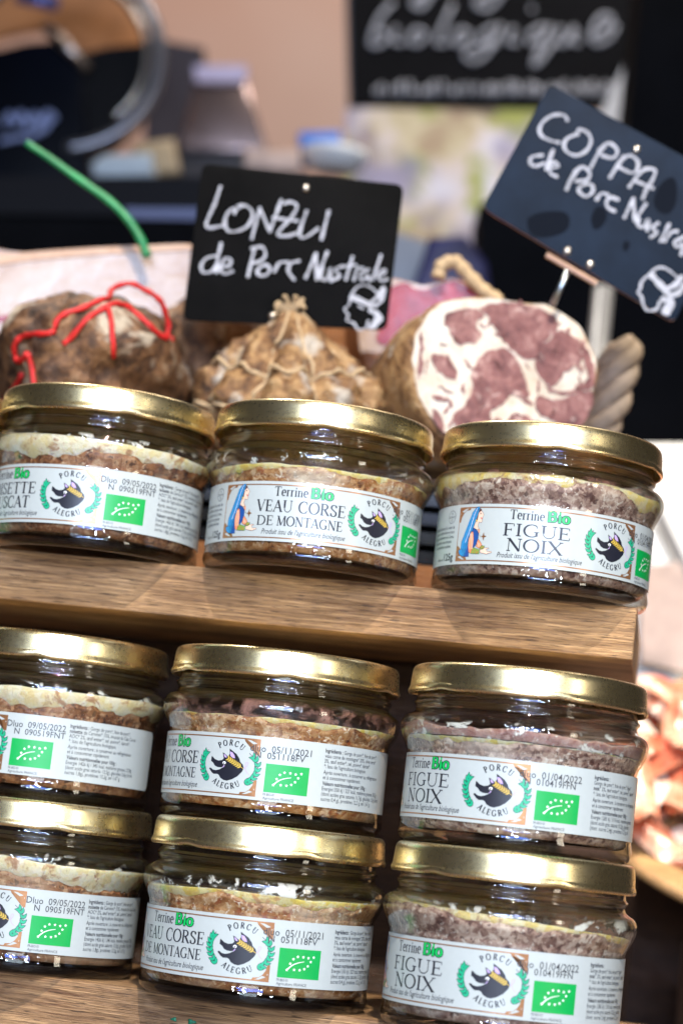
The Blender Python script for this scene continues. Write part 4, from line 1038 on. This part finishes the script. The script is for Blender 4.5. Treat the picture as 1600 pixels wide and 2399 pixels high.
slate('price_slate', 'black slate handwritten LONZLI de Porc Nustrale', 846,
      [(465 * s_, 375 * s_), (927 * s_, 424 * s_), (887 * s_, 758 * s_), (419 * s_, 736 * s_)], MT['slate'], [(855, 270), (645, 1080), (800, 1080)],
      [[(315, 265), (280, 370), (225, 515), (330, 510)], [(440, 390), (380, 410), (345, 470), (360, 540), (420, 545), (490, 510), (520, 440), (490, 390), (430, 385), (405, 430)],
       [(515, 590), (540, 490), (565, 400)], [(565, 400), (595, 470), (628, 545)], [(628, 545), (660, 460), (700, 350)], [(720, 370), (760, 360), (800, 385), (770, 450), (690, 540), (680, 570), (740, 575), (790, 560)], [(650, 460), (800, 480)],
       [(860, 420), (815, 560), (850, 585), (930, 530)], [(1000, 420), (955, 595)],
       [(300, 700), (230, 715), (195, 760), (205, 805), (260, 800), (295, 750)], [(320, 625), (300, 720), (290, 805)], [(310, 770), (370, 765), (380, 725), (345, 720), (315, 780), (340, 815), (390, 800)],
       [(530, 660), (490, 830)], [(515, 655), (580, 645), (600, 700), (560, 740), (515, 745)], [(590, 760), (550, 790), (562, 825), (610, 820), (630, 780), (600, 757)], [(658, 800), (690, 745), (740, 742)], [(810, 735), (760, 750), (745, 800), (780, 850)],
       [(855, 840), (920, 690)], [(920, 690), (925, 850)], [(925, 850), (990, 680)], ([(962, 780), (950, 840), (985, 852), (1012, 780), (1012, 860)], 1.3), ([(1080, 770), (1040, 790), (1070, 830), (1020, 860)], 1.3), ([(1150, 710), (1110, 850)], 1.3), ([(1090, 770), (1170, 760)], 1.2), ([(1160, 855), (1180, 785), (1215, 780)], 1.2), ([(1250, 790), (1200, 820), (1210, 860), (1250, 830), (1257, 862)], 1.2), ([(1330, 700), (1280, 850)], 1.3), ([(1310, 835), (1355, 812), (1350, 790), (1315, 820), (1330, 860), (1370, 850)], 1.2),
       ([(1330, 985), (1300, 930), (1240, 890), (1180, 900), (1140, 960), (1130, 1010), (1100, 1040), (1125, 1080), (1112, 1110), (1160, 1130), (1185, 1168), (1235, 1160), (1250, 1115)], .9), ([(1150, 965), (1200, 985), (1265, 1015)], 2.6), ([(1265, 1000), (1310, 960), (1345, 905)], 1.6), ([(1290, 1020), (1335, 985), (1350, 920)], 1.8), ([(1265, 1050), (1310, 1080), (1290, 1120), (1265, 1155)], 2.0), ([(1300, 1060), (1330, 1100), (1290, 1150)], 1.8), ([(1190, 1020), (1215, 1035)], .9)],
      Z2, 1.35, ([(740, 1110), (770, 1240)], (847, 838)))
Z4 = lambda P: [(1100 + u / 3.136, 160 + v / 3.136) for u, v in P]
slate('price_slate', 'tilted blue-black slate handwritten COPPA de Porc Nustrale', 832,
      [(1262 * s_, 192 * s_), (1690 * s_, 425 * s_), (1547 * s_, 742 * s_), (1106 * s_, 478 * s_)], MT['slate_blue'], [(1222, 595), (715, 1342), (882, 1442)],
      [[(715, 380), (690, 345), (610, 345), (540, 390), (510, 450), (530, 500), (590, 530), (650, 545)], [(770, 490), (710, 520), (690, 570), (720, 620), (790, 640), (860, 600), (890, 530), (860, 470), (800, 450), (790, 485)],
       [(990, 570), (940, 630), (890, 725)], [(950, 600), (1010, 550), (1070, 580), (1080, 630), (1040, 660), (970, 640)], [(1130, 650), (1080, 720), (1030, 800)], [(1100, 690), (1170, 640), (1230, 680), (1230, 740), (1190, 770), (1100, 730)],
       [(1170, 870), (1230, 790), (1290, 740), (1360, 750), (1340, 820), (1300, 880), (1270, 955)], [(1220, 830), (1340, 880)],
       [(530, 640), (460, 650), (440, 690), (480, 720), (540, 700)], [(610, 605), (585, 670), (560, 740)], [(590, 735), (650, 720), (620, 690), (580, 720), (590, 770), (635, 795)],
       [(790, 750), (740, 820), (710, 890)], [(770, 760), (830, 725), (880, 770), (860, 820), (780, 830)], [(850, 850), (800, 880), (812, 920), (860, 942), (905, 900), (890, 855), (855, 850)], [(930, 965), (965, 920), (1010, 930)], [(1085, 965), (1030, 950), (1000, 990), (1020, 1030), (1060, 1050)],
       [(1135, 1095), (1200, 960)], [(1200, 960), (1210, 1120)], [(1210, 1120), (1290, 1000)], [(1240, 1110), (1232, 1150), (1270, 1170), (1310, 1110), (1300, 1190)], [(1380, 1140), (1340, 1170), (1370, 1210), (1330, 1240)], [(1460, 1150), (1400, 1270)], [(1430, 1270), (1480, 1205), (1520, 1200)], [(1570, 1240), (1500, 1280), (1520, 1315), (1565, 1290), (1550, 1370)], [(1680, 1250), (1610, 1400)], [(1650, 1400), (1700, 1380), (1680, 1350), (1645, 1400), (1690, 1440)],
       ([(1540, 1560), (1490, 1510), (1430, 1470), (1370, 1470), (1310, 1520), (1260, 1570), (1250, 1620), (1232, 1650), (1260, 1680), (1270, 1730), (1300, 1780), (1370, 1770), (1390, 1720)], 1.2), ([(1340, 1530), (1390, 1585), (1440, 1640)], 2.9), ([(1450, 1620), (1510, 1590), (1550, 1540)], 2.4), ([(1470, 1670), (1530, 1650), (1570, 1600)], 2.6), ([(1420, 1700), (1460, 1720), (1430, 1790)], 2.6), ([(1460, 1690), (1490, 1730), (1450, 1800)], 2.2)],
      Z4, 1.5, ([(728, 1480), (605, 1740)], (833, 836)), [(560, 1375), (928, 1588)],
      blots=([(420, 1120), (480, 1070), (600, 1050), (700, 1060), (735, 1120), (700, 1200), (580, 1240), (460, 1230)], [(890, 1100), (930, 1020), (990, 1030), (1005, 1100), (960, 1170), (910, 1180)], [(1350, 960), (1400, 850), (1480, 800), (1520, 860), (1510, 1000), (1450, 1070), (1370, 1040)], [(1120, 1300), (1150, 1265), (1175, 1300), (1140, 1350)]))

# green stick
gs = mk('green_stick', *tube([at(u * s_, v * s_, 905) for u, v in catmull([(62, 328), (110, 360), (180, 410), (250, 460), (295, 505), (325, 552), (338, 590)], 5)], 1.75, 8, lambda t: .85 + .35 * t + .06 * math.sin(t * 40)), simple('green_plastic', (.01, .20, .06), .4, var=.5, vscale=60))
gs.location = (0, 0, H); tag(gs, 'thin bent green stick poking up behind the pork belly', 'stick')

# ------------------------------------------------------------------ blurred stall behind
def thing(name, VF, m, label, cat, smooth=False, auto=None):
    o = mk(name, VF[0], VF[1], m, None, smooth=smooth, auto=auto); fix_normals(o)
    c = sum((v.co for v in o.data.vertices), Vector()) / len(o.data.vertices)
    o.location = (0, 0, H); return tag(o, label, cat)
def slabbox(name, pts, Y, depth, m, label=None, cat=None, parent=None, bevel=0):
    C = [at(u * s_, v * s_, Y) for u, v in pts]
    o = prism(name, C, (0, depth, 0), m if isinstance(m, list) else [m], None, bevel=bevel)
    if parent: children_at(parent, o)
    else: o.location = (0, 0, H); tag(o, label, cat)
    return o
m, nt, oo = mat('plaster_wall'); g = G(nt); b = g.n('BsdfPrincipled', Roughness=.8)
g.l(g.ramp(g.noise(g.coords(), 1.6, 3, .5), [(.35, (.62, .35, .25)), (.65, (.72, .52, .43))]), b.inputs['Base Color']); g.l(b.outputs[0], oo.inputs[0])
wall = struct(mk('wall_back', *box(-1500, 1500, 2760, 2800, -66, 1900), m, smooth=False)); wall.location = (0, 0, H)

# hanging sign board with a photo panel
YB = 1800
sb = empty('hanging_sign', tuple(at(1150 * s_, 300 * s_, YB)), 'blurred black sign lettered biologique above a countryside photo', 'sign')
slabbox('board', [(800, -140), (1500, -140), (1480, 0), (1425, 246), (806, 236)], YB, 12, MT['blackmatt'], parent=sb)
slabbox('board_edge', [(790, -140), (812, -140), (838, 236), (800, 236)], YB + 4, 14, simple('grey_edge', (.09, .085, .095), .5), parent=sb)
Z5 = lambda P: [(760 + u / 1.867, v / 1.867) for u, v in P]
for P in ([(300, 10), (240, 80), (200, 190), (250, 192), (272, 150), (230, 130)], [(312, 120), (300, 180), (345, 190)], [(395, 128), (370, 180), (410, 192), (440, 150), (400, 125)], [(560, 20), (505, 140), (490, 188), (535, 190)], [(585, 128), (560, 180), (600, 192), (632, 150), (592, 125)],
          [(745, 112), (685, 150), (692, 190), (745, 170), (772, 110), (720, 220), (655, 270), (612, 240), (660, 205), (760, 190)], [(825, 120), (802, 180), (845, 190)], [(955, 112), (893, 150), (900, 190), (952, 165), (985, 112), (945, 200), (912, 282), (945, 262), (1000, 185)], [(1032, 120), (1012, 180), (1052, 190), (1092, 120), (1082, 180), (1115, 190)], [(1150, 165), (1222, 130), (1255, 85), (1215, 70), (1172, 130), (1182, 190), (1242, 170), (1275, 110)],
          [(425, 20), (420, 35)], [(908, 32), (903, 48)], [(480, -60), (430, 30), (385, 20), (410, -10), (500, -40)], [(800, -60), (740, 20), (700, 40), (660, 20), (700, -20), (800, -40)]):
    pts = [at(u, v, YB - 1) for u, v in catmull(Z5(P), 4)]
    part(sb, 'letter', tube(pts, 2.0, 6), MT['chalk'], True)
x = 225
random.seed(3)
while x < 1270:
    h = random.choice((34, 34, 48, 60)); y0 = 418 + (x - 225) * .0
    pts = [at(u, v, YB - 1) for u, v in Z5([(x, y0), (x + random.uniform(-4, 6), y0 - h)])]
    part(sb, 'small_letter', tube(pts, 1.5, 5), MT['chalk'], True); x += random.choice((17, 19, 22, 36))
m, nt, oo = mat('countryside_photo'); g = G(nt); b = g.n('BsdfPrincipled', Roughness=.5)
vv = g.coords(); n1 = g.noise(vv, 15, 4, .6, .5); n2 = g.noise(vv, 21, 3, .6, 0)
c = g.ramp(n1, [(.34, (.10, .08, .06)), (.43, (.40, .27, .16)), (.50, (.60, .50, .30)), (.57, (.66, .54, .46)), (.66, (.70, .66, .72))])
c = g.mix(g.ramp(n2, [(.53, (0, 0, 0)), (.60, (.9, .9, .9))]), c, (.34, .36, .06)); n3 = g.noise(vv, 11, 3, .5, 0); c = g.mix(g.ramp(n3, [(.56, (0, 0, 0)), (.63, (.8, .8, .8))]), c, (.25, .22, .36))
g.l(c, b.inputs['Base Color']); g.l(b.outputs[0], oo.inputs[0])
slabbox('photo_panel', [(795, 248), (1300, 252), (1180, 620), (780, 600)], YB + 3, 6, m, parent=sb)
slabbox('slanted_bar', [(1478, 60), (1500, 60), (1420, 285), (1370, 275)], YB - 30, 8, simple('grey_white_bar', (.45, .46, .50), .5), parent=sb)

# meat slicer
sl = empty('meat_slicer', tuple(at(150, 500, 1650)), 'blurred black meat slicer with a round steel blade guard', 'slicer')
YS = 1650
slabbox('body', [(-40, 120), (60, 95), (120, 90), (190, 130), (205, 360), (205, 575), (-40, 575)], YS, 90, simple('slicer_black', (.0012, .0022, .006), .4, spec=.1, var=.3, vscale=15), parent=sl, bevel=4)
slabbox('blade_housing', [(190, 122), (250, 108), (335, 100), (345, 180), (320, 260), (260, 320), (200, 345)], YS + 10, 30, simple('slicer_housing', (.003, .003, .004), .4, spec=.1), parent=sl)
cC = at(150 * s_, 130 * s_, YS)
R0 = (at(368 * s_, 130 * s_, YS) - cC).length
part(sl, 'blade_guard', tube([cC + Vector((R0 * math.cos(t * .09), 0, R0 * math.sin(t * .09))) for t in range(-16, 30)], 5.5, 10), simple('guard_steel', (.22, .22, .25), .3, metal=.8), True)
part(sl, 'blade_edge', tube([cC + Vector((R0 * .86 * math.cos(t * .09), -4, R0 * .86 * math.sin(t * .09))) for t in range(-9, 26)], 2.6, 8), simple('blade_steel', (.62, .60, .58), .25, metal=1), True)
part(sl, 'arm', tube([at(105 * s_, 60 * s_, YS - 8), at(205 * s_, 155 * s_, YS - 8)], 5, 8), simple('arm_steel', (.5, .42, .38), .3, metal=1), True)
part(sl, 'top_knob', tube([at(40 * s_, -10 * s_, YS - 4), at(135 * s_, 10 * s_, YS - 4)], 6, 8), simple('knob_blue', (.10, .12, .35), .3, metal=.5), True)
slabbox('orange_panel', [(-30, -60), (330, -60), (330, 118), (250, 118), (195, 135), (140, 60), (60, 70), (-30, 90)], YS + 150, 10, simple('orange_wood', (.55, .22, .07), .5, var=.4, vscale=12), parent=sl)
for P in ([(10, 290), (22, 262), (40, 285), (48, 258), (66, 283), (80, 262), (96, 280), (110, 258), (128, 275)], [(0, 325), (30, 318), (70, 312), (100, 300)], [(60, 300), (85, 268), (100, 300), (125, 262)]):
    part(sl, 'lettering', tube([at(u * s_, v * s_, YS - 3) for u, v in catmull(P, 4)], 2.2, 6), simple('slicer_lettering', (.30, .36, .62), .4) if 'slicer_lettering' not in bpy.data.materials else bpy.data.materials['slicer_lettering'], True)
part(sl, 'foot', box(-330, -215, 1650, 1760, -66, at(0, 575 * s_, YS).z), MT['blackmatt'])

sc_ = empty('scale_column', tuple(at(515 * s_, 345 * s_, 1900)), 'blurred tapered steel column of a scale', 'scale')
slabbox('side', [(452, 165), (560, 165), (615, 345), (410, 345)], 1900, 60, simple('column_steel', (.34, .25, .24), .25, metal=.9), parent=sc_, bevel=3)
slabbox('top_plate', [(445, 150), (568, 150), (562, 186), (450, 186)], 1894, 70, simple('lilac_plate', (.40, .37, .55), .4), parent=sc_)
slabbox('painted_shadow_slab', [(335, 85), (470, 110), (430, 400), (330, 400)], 2050, 80, simple('painted_shade', (.05, .04, .05), .4), parent=sc_)  # dark slab painted as the shadow behind the column
slabbox('base', [(395, 345), (640, 345), (640, 470), (395, 470)], 1910, 80, simple('scale_base', (.02, .018, .024), .4), parent=sc_)

slabbox('paper_packet', [(208, 372), (240, 352), (350, 348), (352, 402), (215, 408)], 1560, 50, simple('packet_white', (.55, .62, .66), .6, var=.1), 'blurred white paper packet lying beside the slicer', 'packet', bevel=4)
slabbox('bread_bag', [(300, 328), (400, 315), (415, 395), (352, 402), (320, 380)], 1620, 50, simple('bag_tan', (.42, .31, .18), .6, var=.2), 'blurred tan bag behind the white packet', 'bag', bevel=4)
slabbox('blue_box', [(686, 303), (782, 300), (782, 342), (690, 346)], 1700, 50, simple('box_blue', (.01, .16, .62), .4), 'small blurred bright blue box above the white bowl', 'box', bevel=2)
bw = at(768 * s_, 368 * s_, 1640); VF = lathe([(.001, -9), (14, -9), (20, -6), (25, 2), (26, 6), (24.5, 6), (22, 1), (14, -5), (.001, -6)], 48)
o = thing('white_bowl', ([(x + bw.x, y + bw.y, z + bw.z) for x, y, z in VF[0]], VF[1]), simple('bowl_white', (.72, .74, .76), .4), 'blurred white bowl just above the LONZLI slate', 'bowl', True)
slabbox('tan_packet', [(560, 335), (640, 345), (690, 340), (690, 395), (560, 385)], 1600, 50, simple('packet_pink', (.50, .37, .32), .6, var=.2, vscale=60), 'blurred pinkish packet left of the white bowl', 'packet', bevel=3)
# dark counter equipment that closes the view
eq = empty('serving_counter', tuple(at(250 * s_, 520 * s_, 1480)), 'dark serving counter with a bluish highlight painted along its front edge', 'counter')
slabbox('front', [(-80, 498), (640, 508), (640, 900), (-80, 890)], 1480, 400, MT['blackmatt'], parent=eq)
slabbox('top', [(-80, 405), (640, 405), (640, 500), (-80, 490)], 1520, 380, simple('counter_dark', (.008, .007, .009), .45, spec=.1), parent=eq)
slabbox('edge', [(285, 478), (640, 480), (640, 507), (295, 500)], 1474, 6, simple('edge_highlight', (.12, .13, .22), .35, metal=.4), parent=eq)  # lavender highlight on the counter edge, put into the strip's colour
slabbox('blue_crate', [(985, 540), (1070, 535), (1120, 600), (1140, 760), (900, 760), (960, 620)], 1350, 120, simple('crate_indigo', (.035, .035, .12), .5, var=.5, vscale=30), 'blurred indigo cloth bundle behind the ham', 'cloth', bevel=6)
slabbox('grey_tray', [(880, 520), (1010, 560), (985, 640), (900, 760), (870, 700)], 1420, 40, simple('tray_grey', (.42, .42, .44), .35), 'blurred pale grey tray beside the indigo bundle', 'tray', bevel=4)
slabbox('black_cabinet', [(1100, 470), (1440, 300), (1480, -120), (1760, -120), (1760, 2330), (1640, 2330), (1640, 1016), (1100, 1016)], 1420, 60, [MT['blackmatt']], 'tall black cabinet filling the right background', 'cabinet')
po = thing('metal_post', tube([at(1385 * s_, 660 * s_, 1150), Vector((at(1385 * s_, 660 * s_, 1150).x, 1150, 150)), Vector((at(1385 * s_, 660 * s_, 1150).x, 1150, -66))], 5.5, 12), simple('post_grey', (.20, .20, .21), .35, metal=.5), 'blurred grey metal post under the COPPA slate', 'post', True)

t_ = at(1000 * s_, 758 * s_, 1400); part(eq, 'side_shelf', box(at(860 * s_, 758 * s_, 1350).x - 10, at(1150 * s_, 758 * s_, 1350).x + 10, 1345, 1478, -66, at(900 * s_, 762 * s_, 1350).z - 4), MT['blackmatt'])
# ------------------------------------------------------------------ right: white tray and ham board
tr_ = empty('white_tray', tuple(at(1580 * s_, 1300 * s_, 1180)), 'bright white display tray leaning behind the top right jar', 'tray')
slabbox('panel', [(1380, 1018), (1800, 1018), (1800, 1700), (1380, 1700)], 1200, 8, simple('tray_white', (.80, .80, .79), .4, var=.04), parent=tr_, bevel=2)
slabbox('strap', [(1500, 1185), (1520, 1170), (1640, 1420), (1640, 1470)], 1190, 3, simple('strap_grey', (.16, .15, .15), .5), parent=tr_)
slabbox('paper_sheet', [(1470, 1300), (1560, 1290), (1640, 1480), (1640, 1560), (1470, 1520)], 1185, 3, simple('meat_paper', (.45, .33, .28), .5, var=.35, vscale=50), parent=tr_)
pb_ = at(1500 * s_, 1690 * s_, 1200).z
for x_ in (240, 300): part(tr_, 'leg', box(x_, x_ + 8, 1209, 1217, -66, pb_ + 20), MT['blackmatt'])
bdp = at(1600 * s_, 1830 * s_, 1010)
hb = empty('ham_board', (bdp.x, 1030, -10), 'round wooden board heaped with sliced ham at the right edge', 'board')
# dished board, tipped towards the viewer
VF = lathe([(.001, 0), (60, 0), (92, 4), (97, 9), (95, 12), (88, 9), (60, 6), (.001, 6)], 72)
ca, sa = math.cos(math.radians(38)), math.sin(math.radians(38))
cx0, cy0, cz0 = 215, 1045, 40
def tip(x, y, z): return (cx0 + x, cy0 + y * ca - z * sa, cz0 + y * sa + z * ca)
o = fix_normals(part(hb, 'dish', ([tip(*v) for v in VF[0]], VF[1]), wood('olive_board', (.42, .20, .07), (.66, .40, .17), rough=.45, sc=.6), True))
part(hb, 'back_rest', box(160, 290, 1076, 1120, -66, 58), MT['wood_dark']); part(hb, 'front_foot', box(170, 262, 962, 990, -66, -22), MT['wood_dark'])
random.seed(11)
m_s = smat('sliced_ham', [(.42, .05, .03), (.62, .17, .09), (.74, .46, .32), (.82, .72, .62)], 34, .25, .0003)
m_f = smat('sliced_fat', [(.70, .55, .44), (.80, .72, .64), (.84, .80, .74)], 60, .3, .0004)
k = 0
for i in range(30):
    px = random.uniform(-78, -8); py = random.uniform(-1, 1) * math.sqrt(80 ** 2 - px * px) * .92; rr = math.hypot(px, py)
    px, py = px, py; L, Wd = random.uniform(40, 62), random.uniform(18, 28); an = random.uniform(0, 3.1)
    N1, N2 = 12, 5; V = []; F = []; ph = random.uniform(0, 6)
    for u in range(N1 + 1):
        for v in range(N2 + 1):
            x, y = (u / N1 - .5) * L, (v / N2 - .5) * Wd * (1 - .5 * (2 * u / N1 - 1) ** 2)
            z = 9 + 4.5 * (i % 6) + 3.4 * math.sin(u * .62 + ph) + 2.4 * math.sin(v * 1.1 + ph * 2)
            V.append(tip(px + x * math.cos(an) - y * math.sin(an), py + x * math.sin(an) + y * math.cos(an), z))
    n0 = len(V); V += [tuple(Vector(p) + Vector((0, sa, -ca)) * 1.1) for p in V]
    for u in range(N1):
        for v in range(N2):
            q_ = u * (N2 + 1) + v; F.append((q_, q_ + N2 + 1, q_ + N2 + 2, q_ + 1)); F.append((n0 + q_, n0 + q_ + 1, n0 + q_ + N2 + 2, n0 + q_ + N2 + 1))
    o = mk('ham_slice', V, F, m_s if i % 4 else m_f, None); c_ = sum((v.co for v in o.data.vertices), Vector()) / len(o.data.vertices)
    for v in o.data.vertices: v.co -= c_
    o.location = c_ + Vector((0, 0, H)); tag(o, 'thin curled slice of red and white ham on the wooden board', 'ham slice', 'ham slices heaped on the board')
